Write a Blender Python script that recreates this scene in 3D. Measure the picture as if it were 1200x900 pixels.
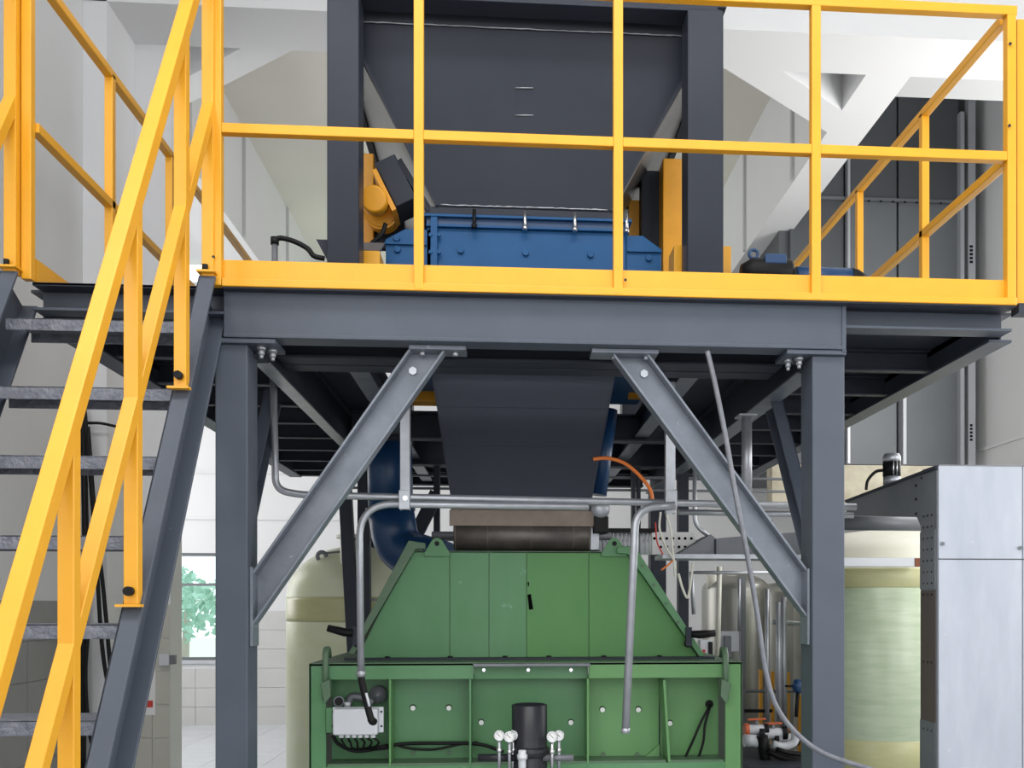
import bpy, bmesh, math, random
from mathutils import Vector, Matrix
random.seed(7)
for o in list(bpy.data.objects): bpy.data.objects.remove(o, do_unlink=True)
C = bpy.context.scene.collection
V = Vector
# ------------------------------------------------------------------ camera
FPX, CX, CY, EYE = 1100.0, 672.0, 710.0, 1.6
TH = math.atan(80/1100.0)
cd = bpy.data.cameras.new('camera'); cam = bpy.data.objects.new('camera', cd); C.objects.link(cam)
cam.location = (0, 0, EYE); cam.rotation_euler = (math.pi/2, 0, -TH)
cd.sensor_width = 36; cd.lens = 36*FPX/1200
cd.shift_x = -(CX-600)/1200; cd.shift_y = (CY-450)/1200
cd.clip_start = .05; cd.clip_end = 300
bpy.context.scene.camera = cam
# ------------------------------------------------------------------ world, lights, exposure
w = bpy.data.worlds.new('sky'); bpy.context.scene.world = w; w.use_nodes = True
bg = w.node_tree.nodes['Background']; bg.inputs[0].default_value = (.95, .975, 1, 1); bg.inputs[1].default_value = 1.7
vs = bpy.context.scene.view_settings
vs.view_transform = 'Standard'; vs.look = 'None'; vs.gamma = 1; vs.exposure = 0.02; vs.use_curve_mapping = False
def area(name, loc, rot, sx, sy, power, col=(1, 1, 1)):
    l = bpy.data.lights.new(name, 'AREA'); l.shape = 'RECTANGLE'; l.size = sx; l.size_y = sy; l.energy = power; l.color = col
    o = bpy.data.objects.new(name, l); C.objects.link(o); o.location = loc; o.rotation_euler = rot
    return o
PI = math.pi
# daylight of the big shutter door behind the camera; the rest are added fill lights
area('shutter_door_daylight', (.5, -5.5, 3.4), (PI/2, 0, 0), 10, 5.5, 175, (1, .99, .97))
area('rear_left_fill_light', (-5.9, 10.2, 3.0), (0, -PI/2, 0), 3.5, 4.0, 170, (1, .99, .97))  # added fill for the bright rear hall, no window modelled here
area('rear_right_fill_light', (5.2, 7.2, 3.4), (0, PI/2, 0), 4.0, 3.0, 190, (1, .99, .97))  # added fill from the right for the rear hall, kept out of view
area('left_hall_fill_light', (-2.9, -2.0, 4.2), (0, -PI/2, 0), 2.5, 3.5, 110, (1, .99, .97))  # added unseen fill that brightens the right wall
area('right_hall_fill_light', (5.2, 2.2, 3.0), (0, PI/2, 0), 3.5, 4.0, 130, (1, .99, .97))  # added unseen fill that brightens the left wall under the deck
area('overhead_fill_light', (-.2, 1.0, 6.5), (0, 0, 0), 5.0, 1.5, 190, (1, .985, .96))  # added overhead fill, out of view, for top surfaces and right wall

# ------------------------------------------------------------------ pixel helpers (survey of the photograph)
def ray(px, py):
    u = (px-CX)/FPX; v = (CY-py)/FPX
    return V((math.sin(TH)+u*math.cos(TH), math.cos(TH)-u*math.sin(TH), v))
def P(px, py, Y):
    d = ray(px, py); t = Y/d.y
    return V((d.x*t, Y, EYE+d.z*t))
def PX(px, Y): return P(px, 0, Y).x
def PZ(px, py, Y): return P(px, py, Y).z
def PC(px, py, X):            # on a plane of constant X
    d = ray(px, py); t = X/d.x
    return V((X, d.y*t, EYE+d.z*t))
def sc(Y): return FPX/Y*1.0    # pixels per metre
# ------------------------------------------------------------------ mesh builder
class MB:
    def __init__(s): s.v = []; s.f = []; s.sm = []
    def add(s, vs_, fs, smooth=False):
        n = len(s.v); s.v += [tuple(q) for q in vs_]
        for i, f in enumerate(fs):
            s.f.append([n+k for k in f]); s.sm.append(smooth if isinstance(smooth, bool) else smooth[i])
        return s
    def obb(s, c, a, b, d):
        c, a, b, d = V(c), V(a), V(b), V(d)
        if a.cross(b).dot(d) < 0: a = -a
        vs_ = [c+i*a+j*b+k*d for k in (-1, 1) for j in (-1, 1) for i in (-1, 1)]
        return s.add(vs_, [(0, 2, 3, 1), (4, 5, 7, 6), (0, 1, 5, 4), (2, 6, 7, 3), (0, 4, 6, 2), (1, 3, 7, 5)])
    def box(s, x0, x1, y0, y1, z0, z1):
        return s.obb(((x0+x1)/2, (y0+y1)/2, (z0+z1)/2), (abs(x1-x0)/2, 0, 0), (0, abs(y1-y0)/2, 0), (0, 0, abs(z1-z0)/2))
    def bar(s, p0, p1, wd, dp, face=(0, -1, 0)):   # wd across, dp along 'face'
        p0, p1, f = V(p0), V(p1), V(face)
        a = (p1-p0); u = a.normalized(); f = (f-u*f.dot(u)).normalized(); x = u.cross(f)
        return s.obb((p0+p1)/2, a/2, x*wd/2, f*dp/2)
    def chan(s, p0, p1, wd, dp, face=(0, -1, 0), t=.008, tf=.01):  # channel open toward face
        p0, p1, f = V(p0), V(p1), V(face)
        a = (p1-p0); u = a.normalized(); f = (f-u*f.dot(u)).normalized(); x = u.cross(f); c = (p0+p1)/2
        s.obb(c-f*(dp/2-t/2), a/2, x*wd/2, f*t/2)
        for k in (-1, 1): s.obb(c+x*k*(wd/2-tf/2), a/2, x*tf/2, f*dp/2)
        return s
    def ibeam(s, p0, p1, h, b, up=(0, 0, 1), t=.008, tf=.012):
        p0, p1, f = V(p0), V(p1), V(up)
        a = (p1-p0); u = a.normalized(); f = (f-u*f.dot(u)).normalized(); x = u.cross(f); c = (p0+p1)/2
        s.obb(c, a/2, x*t/2, f*(h/2-tf))
        for k in (-1, 1): s.obb(c+f*k*(h/2-tf/2), a/2, x*b/2, f*tf/2)
        return s
    def tube(s, pts, r, n=12, cap=True):
        pts = [V(p) for p in pts]; m = len(pts)
        rr = r if isinstance(r, (list, tuple)) else [r]*m
        ts = []
        for i in range(m):
            t = pts[min(i+1, m-1)]-pts[max(i-1, 0)]; ts.append(t.normalized())
        ref = V((0, 0, 1)) if abs(ts[0].z) < .9 else V((1, 0, 0))
        nrm = (ref-ts[0]*ref.dot(ts[0])).normalized(); vs_ = []
        for i in range(m):
            nrm = (nrm-ts[i]*nrm.dot(ts[i])).normalized(); bi = ts[i].cross(nrm)
            for k in range(n):
                a = 2*PI*k/n; vs_.append(pts[i]+(nrm*math.cos(a)+bi*math.sin(a))*rr[i])
        fs = []; sm = []
        for i in range(m-1):
            for k in range(n):
                fs.append((i*n+k, i*n+(k+1) % n, (i+1)*n+(k+1) % n, (i+1)*n+k)); sm.append(True)
        if cap:
            fs.append(tuple(range(n))[::-1]); fs.append(tuple(range((m-1)*n, m*n))); sm += [False, False]
        return s.add(vs_, fs, sm)
    def cyl(s, p0, p1, r, n=20, r2=None): return s.tube([p0, p1], [r, r if r2 is None else r2], n)
    def lathe(s, c, prof, n=40, axis='z'):
        c = V(c); vs_ = []; m = len(prof)
        for r, z in prof:
            for k in range(n):
                a = 2*PI*k/n
                q = V((r*math.cos(a), r*math.sin(a), z))
                if axis == 'y': q = V((q.x, z, q.y))
                if axis == 'x': q = V((z, q.x, q.y))
                vs_.append(c+q)
        fs = [(i*n+k, i*n+(k+1) % n, (i+1)*n+(k+1) % n, (i+1)*n+k) for i in range(m-1) for k in range(n)]
        sm = [True]*len(fs)
        if prof[0][0] > 1e-4: fs.append(tuple(range(n))[::-1]); sm.append(False)
        if prof[-1][0] > 1e-4: fs.append(tuple(range((m-1)*n, m*n))); sm.append(False)
        return s.add(vs_, fs, sm)
    def prism(s, poly, ext):
        poly = [V(p) for p in poly]; ext = V(ext); n = len(poly)
        vs_ = poly+[p+ext for p in poly]
        fs = [tuple(range(n)), tuple(range(n, 2*n))[::-1]]+[(i, i+n, (i+1) % n+n, (i+1) % n) for i in range(n)]
        return s.add(vs_, fs)
    def ring(s, c, r, rt, axis='y', n=24, m=8):   # torus
        c = V(c); vs_ = []
        for i in range(n):
            a = 2*PI*i/n
            for j in range(m):
                b = 2*PI*j/m; q = V(((r+rt*math.cos(b))*math.cos(a), rt*math.sin(b), (r+rt*math.cos(b))*math.sin(a)))
                if axis == 'z': q = V((q.x, q.z, q.y))
                if axis == 'x': q = V((q.y, q.x, q.z))
                vs_.append(c+q)
        return s.add(vs_, [(i*m+j, i*m+(j+1) % m, ((i+1) % n)*m+(j+1) % m, ((i+1) % n)*m+j) for i in range(n) for j in range(m)], True)
    def bolt(s, c, r=.01, h=.008, d=(0, -1, 0)):
        c, d = V(c), V(d).normalized(); return s.tube([c-d*.002, c+d*h], r, 6)
    def build(s, name, mat, parent=None, bevel=0, label=None, kind=None):
        me = bpy.data.meshes.new(name); me.from_pydata(s.v, [], s.f)
        me.polygons.foreach_set('use_smooth', s.sm)
        bm = bmesh.new(); bm.from_mesh(me); bmesh.ops.recalc_face_normals(bm, faces=bm.faces); bm.to_mesh(me); bm.free()
        me.materials.append(mat); me.update()
        o = bpy.data.objects.new(name, me); C.objects.link(o)
        if parent is not None:
            o.parent = parent
            if parent.type == 'EMPTY': o.location = -V(parent.location)
        if bevel:
            b = o.modifiers.new('bevel', 'BEVEL'); b.width = bevel; b.segments = 2; b.limit_method = 'ANGLE'; b.angle_limit = .7
            b.harden_normals = False
        if label: o['label'] = label
        if kind: o['kind'] = kind
        return o
def thing(name, label, cat, loc, group=None):
    o = bpy.data.objects.new(name, None); C.objects.link(o); o.location = loc; o.empty_display_size = .1
    o['label'] = label; o['category'] = cat
    if group: o['group'] = group
    return o
def tag(o, label, cat, group=None):
    o['label'] = label; o['category'] = cat
    if group: o['group'] = group
    return o
def struct(mb, name, mat, parent=None, label=None, bevel=0):
    return mb.build(name, mat, parent, bevel, label, None if parent else 'structure')
def arc(pts, rad, n=8):      # round the corners of a polyline
    pts = [V(p) for p in pts]; out = [pts[0]]
    for i in range(1, len(pts)-1):
        a, b, c = pts[i-1], pts[i], pts[i+1]
        r = min(rad, (a-b).length*.49, (c-b).length*.49)
        p = b+(a-b).normalized()*r; q = b+(c-b).normalized()*r
        for k in range(n+1):
            t = k/n; out.append(p*(1-t)**2+b*2*t*(1-t)+q*t*t)
    out.append(pts[-1]); return out
def spline(pts, n=8):        # catmull-rom
    pts = [V(p) for p in pts]; q = [pts[0]*2-pts[1]]+pts+[pts[-1]*2-pts[-2]]; out = []
    for i in range(1, len(q)-2):
        for k in range(n):
            t = k/n
            out.append(.5*((2*q[i])+(q[i+1]-q[i-1])*t+(2*q[i-1]-5*q[i]+4*q[i+1]-q[i+2])*t*t+(3*q[i]-q[i-1]-3*q[i+1]+q[i+2])*t**3))
    out.append(pts[-1]); return out
# ------------------------------------------------------------------ materials
def mat(name, col, rough=.5, metal=0, col2=None, scale=4, amt=.5, bump=0, bscale=60, coat=0, stretch=(1, 1, 1), spots=None, detail=5, spec=.5):
    m = bpy.data.materials.new(name); m.use_nodes = True; nt = m.node_tree; N = nt.nodes; L = nt.links
    b = N['Principled BSDF']; b.inputs['Roughness'].default_value = rough; b.inputs['Metallic'].default_value = metal
    b.inputs['Specular IOR Level'].default_value = spec
    if coat: b.inputs['Coat Weight'].default_value = coat; b.inputs['Coat Roughness'].default_value = .15
    b.inputs['Base Color'].default_value = (*col, 1)
    tc = N.new('ShaderNodeNewGeometry'); mp = N.new('ShaderNodeMapping'); mp.inputs['Scale'].default_value = stretch
    L.new(tc.outputs['Position'], mp.inputs['Vector'])
    out = None
    if col2:
        n = N.new('ShaderNodeTexNoise'); n.inputs['Scale'].default_value = scale; n.inputs['Detail'].default_value = detail; n.inputs['Roughness'].default_value = .6
        L.new(mp.outputs[0], n.inputs['Vector'])
        r = N.new('ShaderNodeValToRGB'); r.color_ramp.elements[0].position = .5-amt*.35; r.color_ramp.elements[1].position = .5+amt*.35
        L.new(n.outputs['Fac'], r.inputs[0])
        mx = N.new('ShaderNodeMix'); mx.data_type = 'RGBA'; mx.inputs[6].default_value = (*col, 1); mx.inputs[7].default_value = (*col2, 1)
        L.new(r.outputs[0], mx.inputs[0]); out = mx.outputs[2]
    if spots:   # (colour, scale, threshold)  small flecks of wear
        n = N.new('ShaderNodeTexNoise'); n.inputs['Scale'].default_value = spots[1]; n.inputs['Detail'].default_value = 8; n.inputs['Roughness'].default_value = .7
        L.new(tc.outputs['Position'], n.inputs['Vector'])
        r = N.new('ShaderNodeValToRGB'); r.color_ramp.elements[0].position = spots[2]; r.color_ramp.elements[1].position = spots[2]+.03
        L.new(n.outputs['Fac'], r.inputs[0])
        mx = N.new('ShaderNodeMix'); mx.data_type = 'RGBA'; mx.inputs[7].default_value = (*spots[0], 1)
        if out: L.new(out, mx.inputs[6])
        else: mx.inputs[6].default_value = (*col, 1)
        L.new(r.outputs[0], mx.inputs[0]); out = mx.outputs[2]
    if out: L.new(out, b.inputs['Base Color'])
    if bump:
        n = N.new('ShaderNodeTexNoise'); n.inputs['Scale'].default_value = bscale; n.inputs['Detail'].default_value = 3
        L.new(mp.outputs[0], n.inputs['Vector'])
        bp = N.new('ShaderNodeBump'); bp.inputs['Strength'].default_value = bump; bp.inputs['Distance'].default_value = .01
        L.new(n.outputs['Fac'], bp.inputs['Height']); L.new(bp.outputs[0], b.inputs['Normal'])
    return m
def glassmat(name, tint=(.95, 1, 1)):
    m = bpy.data.materials.new(name); m.use_nodes = True; nt = m.node_tree; N = nt.nodes; L = nt.links
    N.remove(N['Principled BSDF']); t = N.new('ShaderNodeBsdfTransparent'); t.inputs[0].default_value = (*tint, 1)
    g = N.new('ShaderNodeBsdfGlossy'); g.inputs['Roughness'].default_value = .02; mx = N.new('ShaderNodeMixShader')
    f = N.new('ShaderNodeFresnel'); f.inputs[0].default_value = 1.45
    L.new(f.outputs[0], mx.inputs[0]); L.new(t.outputs[0], mx.inputs[1]); L.new(g.outputs[0], mx.inputs[2])
    L.new(mx.outputs[0], N['Material Output'].inputs[0]); return m
M = {}
M['yellow'] = mat('yellow_paint', (.80, .39, .020), .38, 0, (.74, .345, .016), 6, .8, .04, 25, 0, spots=((.35, .15, .02), 30, .73))
M['yellow_d'] = mat('yellow_machine_paint', (.80, .36, .012), .4, 0, (.68, .30, .012), 8, .8)
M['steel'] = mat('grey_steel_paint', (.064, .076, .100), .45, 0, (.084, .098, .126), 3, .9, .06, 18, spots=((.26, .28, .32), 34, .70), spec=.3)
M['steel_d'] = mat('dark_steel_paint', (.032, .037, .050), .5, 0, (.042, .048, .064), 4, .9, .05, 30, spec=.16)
M['hopper'] = mat('hopper_paint', (.026, .031, .044), .34, 0, (.036, .042, .057), 2.2, .9, .10, 9, spots=((.2, .21, .23), 35, .76), spec=.16)
M['chute'] = mat('chute_belt', (.036, .042, .058), .6, 0, (.045, .052, .069), 3, .9, .03, 30, spec=.16)
M['hopperside'] = mat('bare_hopper_steel', (.15, .15, .148), .28, .75, (.06, .05, .04), 3, .9, .05, 12)
M['tread'] = mat('chequer_plate', (.10, .113, .145), .42, .2, (.19, .205, .24), 28, .6, .6, 70)
M['galv'] = mat('galvanised_steel', (.36, .38, .41), .38, .6, (.50, .52, .56), 14, .9, .04, 40)
M['galv_sheet'] = mat('galvanised_sheet', (.33, .36, .42), .48, .2, (.45, .48, .54), 9, .9, .05, 12, stretch=(1.2, 1, .3), spots=((.50, .53, .58), 16, .66), detail=9)
M['galv_dark'] = mat('dull_galvanised_sheet', (.15, .16, .175), .5, .35, (.20, .21, .23), 6, .9, .05, 20)
M['brace'] = mat('brace_paint', (.12, .138, .17), .36, .15, (.20, .222, .262), 9, .8, .08, 20, spots=((.34, .36, .40), 26, .66))
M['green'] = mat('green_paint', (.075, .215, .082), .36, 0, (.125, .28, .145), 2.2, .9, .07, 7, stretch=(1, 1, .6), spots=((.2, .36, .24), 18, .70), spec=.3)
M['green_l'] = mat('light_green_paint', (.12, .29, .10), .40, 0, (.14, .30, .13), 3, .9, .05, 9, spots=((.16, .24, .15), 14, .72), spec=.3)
M['green_m'] = mat('lit_dusty_green_paint', (.08, .235, .095), .4, 0, (.125, .285, .14), 3.5, .9, .08, 9, stretch=(1.4, 1, .5), spots=((.17, .34, .21), 11, .66), spec=.3, detail=8)  # left hood plates: light and dust put into the lighter green
M['green_r'] = mat('deeper_green_paint', (.072, .22, .07), .38, 0, (.09, .26, .07), 2.5, .9, .08, 8, stretch=(1, 1, .6), spots=((.10, .20, .11), 14, .68), spec=.3)  # right hood plates: deeper green, without that painted light and dust
M['green_d'] = mat('dusty_green_paint', (.07, .15, .075), .5, 0, (.11, .17, .11), 7, .9, .05, 30)
M['blue'] = mat('blue_paint', (.006, .070, .20), .38, 0, (.010, .088, .24), 5, .8, .05, 12, spec=.25)
M['blue_d'] = mat('blue_duct_paint', (.008, .04, .12), .35, 0, (.01, .055, .15), 5, .8)
M['black'] = mat('black_rubber', (.008, .008, .009), .5, spec=.2)
M['blackpipe'] = mat('black_plastic_pipe', (.014, .015, .02), .35, 0, (.02, .021, .027), 5, .8, spec=.35)
M['void'] = mat('black_opening', (.004, .004, .004), .9, spec=0)
M['flexc'] = mat('flexible_conduit_sleeve', (.12, .125, .145), .4, .3, (.19, .2, .225), 30, .8)
M['roller'] = mat('dirty_roller_steel', (.025, .022, .021), .35, .3, (.17, .15, .135), 5, .9, .2, 25)
M['rust'] = mat('brown_dusty_steel', (.16, .12, .095), .55, .2, (.28, .23, .19), 8, .9, .1, 25)
M['white'] = mat('white_plaster', (.74, .745, .76), .7, 0, (.69, .695, .71), 1.2, .9, .03, 30)
M['ceil'] = mat('white_ceiling_paint', (.75, .755, .765), .75, 0, (.71, .715, .725), 1.0, .9)
M['beige'] = mat('cream_ceiling_paint', (.74, .715, .65), .75, 0, (.69, .665, .60), 1.0, .9)
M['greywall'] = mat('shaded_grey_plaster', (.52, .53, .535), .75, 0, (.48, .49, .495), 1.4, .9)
M['leftwall'] = mat('left_wall_paint', (.70, .705, .71), .7, 0, (.66, .665, .67), 1.1, .9)
M['tile_l'] = mat('grey_wall_tile', (.235, .235, .225), .28, 0, (.29, .29, .28), 3, .8)
M['tile_b'] = mat('beige_wall_tile', (.50, .49, .44), .28, 0, (.56, .55, .50), 3, .8)
M['tile_w'] = mat('pale_wall_tile', (.55, .55, .54), .3, 0, (.60, .60, .59), 3, .8)
M['grout'] = mat('grout', (.30, .30, .29), .8)
M['floor'] = mat('floor_grout', (.42, .43, .45), .6)
M['tile_f'] = mat('pale_floor_tile', (.66, .68, .72), .25, 0, (.58, .60, .64), 2.5, .8)
M['frp'] = mat('greenish_fibreglass', (.47, .58, .40), .22, 0, (.64, .72, .55), 6, .7, .12, 30, stretch=(.5, .5, 4))
M['frp_y'] = mat('yellowed_fibreglass', (.62, .62, .34), .3, 0, (.50, .49, .26), 4, .8, .1, 14, stretch=(.6, .6, 3))
M['frp_l'] = mat('cream_fibreglass', (.80, .82, .64), .35, 0, (.66, .72, .44), 2.0, .7, .1, 14, stretch=(.7, .7, 2))
M['cream'] = mat('cream_plastic', (.74, .74, .66), .5, 0, (.68, .67, .58), 5, .8)
M['plastic'] = mat('white_grey_plastic', (.62, .64, .68), .4)
M['stainless'] = mat('stainless_tank', (.36, .36, .33), .32, .55, (.28, .28, .26), 4, .8, .02, 20, stretch=(1, 1, .3))
M['panel_d'] = mat('dark_sheet_panel', (.085, .092, .102), .5, .1, (.10, .108, .118), 2, .8)
M['panel_l'] = mat('grey_sheet_panel', (.15, .165, .18), .5, .1, (.175, .19, .205), 2, .8)
M['alu'] = mat('pale_aluminium_trim', (.52, .54, .57), .4, .4)
M['orange'] = mat('orange_hose_rubber', (.80, .20, .03), .4)
M['redorange'] = mat('orange_handle_paint', (.62, .13, .04), .45)
M['red'] = mat('red_print', (.6, .05, .04), .5)
M['paper'] = mat('white_paper', (.8, .8, .8), .6)
M['dirty'] = mat('stained_concrete', (.48, .45, .36), .8, 0, (.24, .21, .15), 2.5, .6, .1, 20)
M['leaf'] = mat('pale_outdoor_leaves', (.28, .52, .40), .7, 0, (.40, .62, .50), 3, .9)  # overexposed daylight put into the pale leaf colour
M['bark'] = mat('pale_bark', (.45, .42, .36), .8)
M['ground'] = mat('outdoor_pale_ground', (.62, .66, .58), .9)
M['glass'] = glassmat('window_glass')
M['chrome'] = mat('bright_bolt_steel', (.62, .63, .65), .25, .9)
M['hole'] = mat('bright_hole_edge_metal', (.85, .88, .84), .5)

# ================================================================== THE SETTING
XL, XR = -3.02, 5.52             # side walls
XL = PX(97, 6.9)
YW = 7.41                       # front-facing wall left of the rear hall
YB = 12.8                       # rear wall
ZS = PZ(157, 51.5, YW)          # soffit height of the big beams
ZC = ZS+.62                     # ceiling above them
YA = 6.9
struct(MB().box(-9, 9, -7, YB+.2, -.2, 0), 'floor', M['floor'])
fl = [o for o in C.objects if o.name == 'floor'][0]
struct(MB().box(XL-.25, XL, -6, YA, 0, ZC+.1), 'wall_left', M['leftwall'])
wl = bpy.data.objects['wall_left']
xp = PX(125, 6.9)
struct(MB().box(XL-.25, xp, YA, YW+.25, 0, ZC+.1), 'trim_1', M['white'])                # pilaster
xe = PX(200, YW)
struct(MB().box(xp, xe, YW, YW+.25, 0, ZS), 'wall_middle', M['white'])
wm = bpy.data.objects['wall_middle']
struct(MB().box(-9, -8.8, YW, YB, 0, ZS), 'wall_rear_hall_left', M['white'])
struct(MB().box(-9, XL, YW+.05, YW+.25, 0, ZS), 'wall_rear_hall_front', M['white'])
# rear wall with window opening
wx0, wx1 = PX(196, YB)-.9, PX(252, YB)+.35
wz0, wz1 = PZ(226, 773.5, YB), PZ(226, 648, YB)
m = MB()
m.box(-9, wx0, YB, YB+.2, 0, ZS); m.box(wx1, XR, YB, YB+.2, 0, ZS); m.box(wx0, wx1, YB, YB+.2, 0, wz0); m.box(wx0, wx1, YB, YB+.2, wz1, ZS)
struct(m, 'wall_back', M['white']); wb = bpy.data.objects['wall_back']
for py in (553, 607):
    z = PZ(226, py, YB)
    MB().box(-4.9, -2.2, YB-.03, YB, z-.02, z+.012).build('cornice_strip', M['white'], wb)
struct(MB().box(XR, XR+.2, -6, YB+5, 0, ZC+1.8), 'wall_right', M['leftwall'])
zz = PC(1199, 510, XR).z
MB().box(XR-.025, XR, 6, YB, zz-.03, zz).build('wall_ledge', M['white'], bpy.data.objects['wall_right'])
# window
m = MB()
for z0, z1 in ((wz0, wz0+.035), (PZ(226, 686.5, YB), PZ(226, 683.5, YB)), (wz1-.04, wz1)): m.box(wx0, wx1, YB+.04, YB+.10, z0, z1)
for x in (wx0, (wx0+wx1)/2-.6, wx1-.04): m.box(x, x+.04, YB+.04, YB+.10, wz0, wz1)
struct(m, 'window_1', M['panel_l']); win = bpy.data.objects['window_1']
MB().box(wx0, wx1, YB+.066, YB+.074, wz0, wz1).build('pane', M['glass'], win)
MB().box(wx0-.05, wx1+.05, YB-.04, YB+.05, wz0-.05, wz0).build('window_sill', M['alu'], win)
# ceiling and beams
struct(MB().box(XL-.25, XR, -6, YA, ZC, ZC+.2), 'ceiling', M['ceil'])
struct(MB().box(xp-.3, XR, YA, YW, ZS, ZC+.3), 'trim_2', M['ceil'])                    # cross beam, pale soffit
XI0, XI1 = PX(1015, YW), PX(1067, YW)
struct(MB().box(XI0, XI1, YW, 17.5, ZS, ZS+1.3), 'trim_3', M['ceil'])                  # long beam right
struct(MB().box(-3.6, -3.06, YW+.25, 17.5, ZS, ZS+1.3), 'trim_4', M['ceil'])    # long beam left
xi = -3.06
for k, (ys) in enumerate((9.3, 11.2, 13.4)):                                           # vertical ribs on the long beams' inner faces
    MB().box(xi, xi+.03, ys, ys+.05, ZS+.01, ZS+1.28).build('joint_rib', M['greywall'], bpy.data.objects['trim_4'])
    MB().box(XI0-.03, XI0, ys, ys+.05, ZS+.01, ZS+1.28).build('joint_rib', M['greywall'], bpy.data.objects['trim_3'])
# 45-degree corner beams
for sx, nm, e0, e1 in ((1, 'trim_5', 850, 917), (-1, 'trim_6', 342, 282)):
    xa, xb = PX(e0, YW), PX(e1, YW)
    lim = XI0 if sx > 0 else xi
    q = [V((xa, YW, ZS)), V((xb, YW, ZS)), V((lim, YW+.8*abs(lim-xb), ZS)), V((lim, YW+.8*abs(lim-xa), ZS))]
    struct(MB().prism(q, (0, 0, .9)), nm, M['ceil'])
struct(MB().box(-3.6, XI1, YW, 18, ZS+1.3, ZS+1.5), 'ceiling_upper', M['beige'])
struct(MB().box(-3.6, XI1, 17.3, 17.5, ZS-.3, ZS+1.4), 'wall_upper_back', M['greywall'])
struct(MB().box(XI1, XR, YW, YW+.30, ZS, ZS+1.9), 'trim_7', M['greywall'])     # band above the dark panels, soffit shade put into its grey
struct(MB().box(XI1, XR, YW+.0, YB+.2, ZS+2.0, ZS+2.2), 'ceiling_right', M['ceil'])
struct(MB().box(-9, -3.6, YW+.2, YB+.2, ZS+.3, ZS+.5), 'ceiling_left', M['ceil'])
# tiles ------------------------------------------------
def tile_mesh(sx, sy, sz, material, nm):
    mb = MB().box(-sx/2, sx/2, -sy/2, sy/2, -sz/2, sz/2)
    me = bpy.data.meshes.new(nm); me.from_pydata(mb.v, [], mb.f); me.materials.append(material); return me
def tiles(me, parent, locs, rz=0):
    for l in locs:
        o = bpy.data.objects.new('tile', me); C.objects.link(o); o.parent = parent; o.location = l; o.rotation_euler.z = rz+random.uniform(-.0008, .0008)
tw, thh, g = .40, .256, .006
me = tile_mesh(.012, tw-g, thh-g, M['tile_l'], 'tile_left')
zt = PZ(50, 704, 6.4)
tiles(me, wl, [(XL+.006, YA-tw*(i+.5), zt-thh*(j+.5)) for i in range(6) for j in range(6)])
MB().box(XL, XL+.003, YA-2.4, YA, 0, zt).build('grout_bed', M['grout'], wl)
me = tile_mesh((xe-xp)/2-g, .012, thh-g, M['tile_b'], 'tile_middle')
zt2 = PZ(190, 708, YW); ww = (xe-xp)/2
tiles(me, wm, [(xp+ww*(i+.5), YW-.006, zt2-thh*(j+.5)) for i in range(2) for j in range(6)])
me = tile_mesh(tw-g, .012, thh-g, M['tile_w'], 'tile_back')
locs = []
x0 = wx1
for j in range(6):
    for i in range(9):
        x = -4.9+tw*(i+.5); z = thh*(j+.5)
        if z > wz0-.06 and x-tw/2 < wx1: continue
        locs.append((x, YB-.006, z))
tiles(me, wb, locs)
me = tile_mesh(.6-g, .6-g, .012, M['tile_f'], 'tile_floor')
tiles(me, fl, [(-5.1+.6*i, YB-.3-.6*j, .006) for i in range(7) for j in range(9)])
# outdoors behind the window
struct(MB().box(-30, 20, YB+.3, 60, -.6, -.4), 'ground', M['ground'])
for k, (tx, ty, th) in enumerate(((-9.3, 28, 2.6), (-10.9, 31, 3.2), (-8.0, 33, 2.3))):
    t = thing('tree', ['pale green round tree outside the window', 'taller pale tree at the left behind the window glass', 'small far tree at the right edge of the window view'][k], 'tree', (tx, ty, -.4))
    MB().tube([(tx, ty, -.4), (tx+.1, ty, th*.6)], [.14, .08], 8).build('trunk', M['bark'], t)
    mb = MB(); bm = bmesh.new()
    for q in range(420):
        d = V((random.gauss(0, 1), random.gauss(0, 1), random.gauss(0, .8))).normalized()*random.uniform(.5, 1)
        c = V((tx, ty, th*.62))+V((d.x*1.5, d.y*1.5, d.z*1.1)); s_ = random.uniform(.08, .2)
        a = V((random.uniform(-1, 1), random.uniform(-1, 1), random.uniform(-1, 1))).normalized()*s_; b = a.orthogonal().normalized()*s_
        mb.add([c-a, c-b*.6, c+a, c+b*.6], [(0, 1, 2, 3)])
    mb.build('foliage', M['leaf'], t, kind='stuff')
# ================================================================== REAR RIGHT: sheet enclosure
YE = 10.5
e = thing('sheet_metal_enclosure', 'tall dark grey panelled sheet enclosure with pale edge posts at right rear', 'enclosure', (PX(1030, YE), YE+.5, PZ(1030, 545, YE)))
xs = [PX(p, YE) for p in (925, 990, 1052, 1124)]
zb, zm, ztp = PZ(1050, 545, YE), PZ(1050, 236, YE), ZS+1.95
for i in range(3):
    MB().box(xs[i]+.012, xs[i+1]-.012, YE, YE+.06, zm+.01, ztp).build('panel', M['panel_d'], e, .006)
    MB().box(xs[i]+.012, xs[i+1]-.012, YE, YE+.06, zb, zm-.01).build('panel', M['panel_l'] if i else M['panel_d'], e, .006, label='lighter grey lower panel' if i else None)
MB().box(xs[0], xs[-1], YE-.03, YE, zm-.012, zm+.022).build('panel_rail', M['panel_l'], e)
MB().box(xs[0]-.1, xs[-1]+.05, YE+.06, YB-.1, zb, ztp).build('core', M['panel_d'], e)
for px, wpx, y0 in ((992, 3, 180), (1057, 4, 460), (1124, 5, 135), (1135, 9, 110)):
    x = PX(px, YE); h = wpx/sc(YE)/2
    MB().box(x-h, x+h, YE-.08, YE-.0, zb, PZ(px, y0, YE)).build('edge_post', M['alu'], e, label='pale aluminium post')
m = MB()
for i in range(9): m.bolt((PX(1003+i*14, YE), YE-.03, zm-.02), .012, .012)
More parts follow.
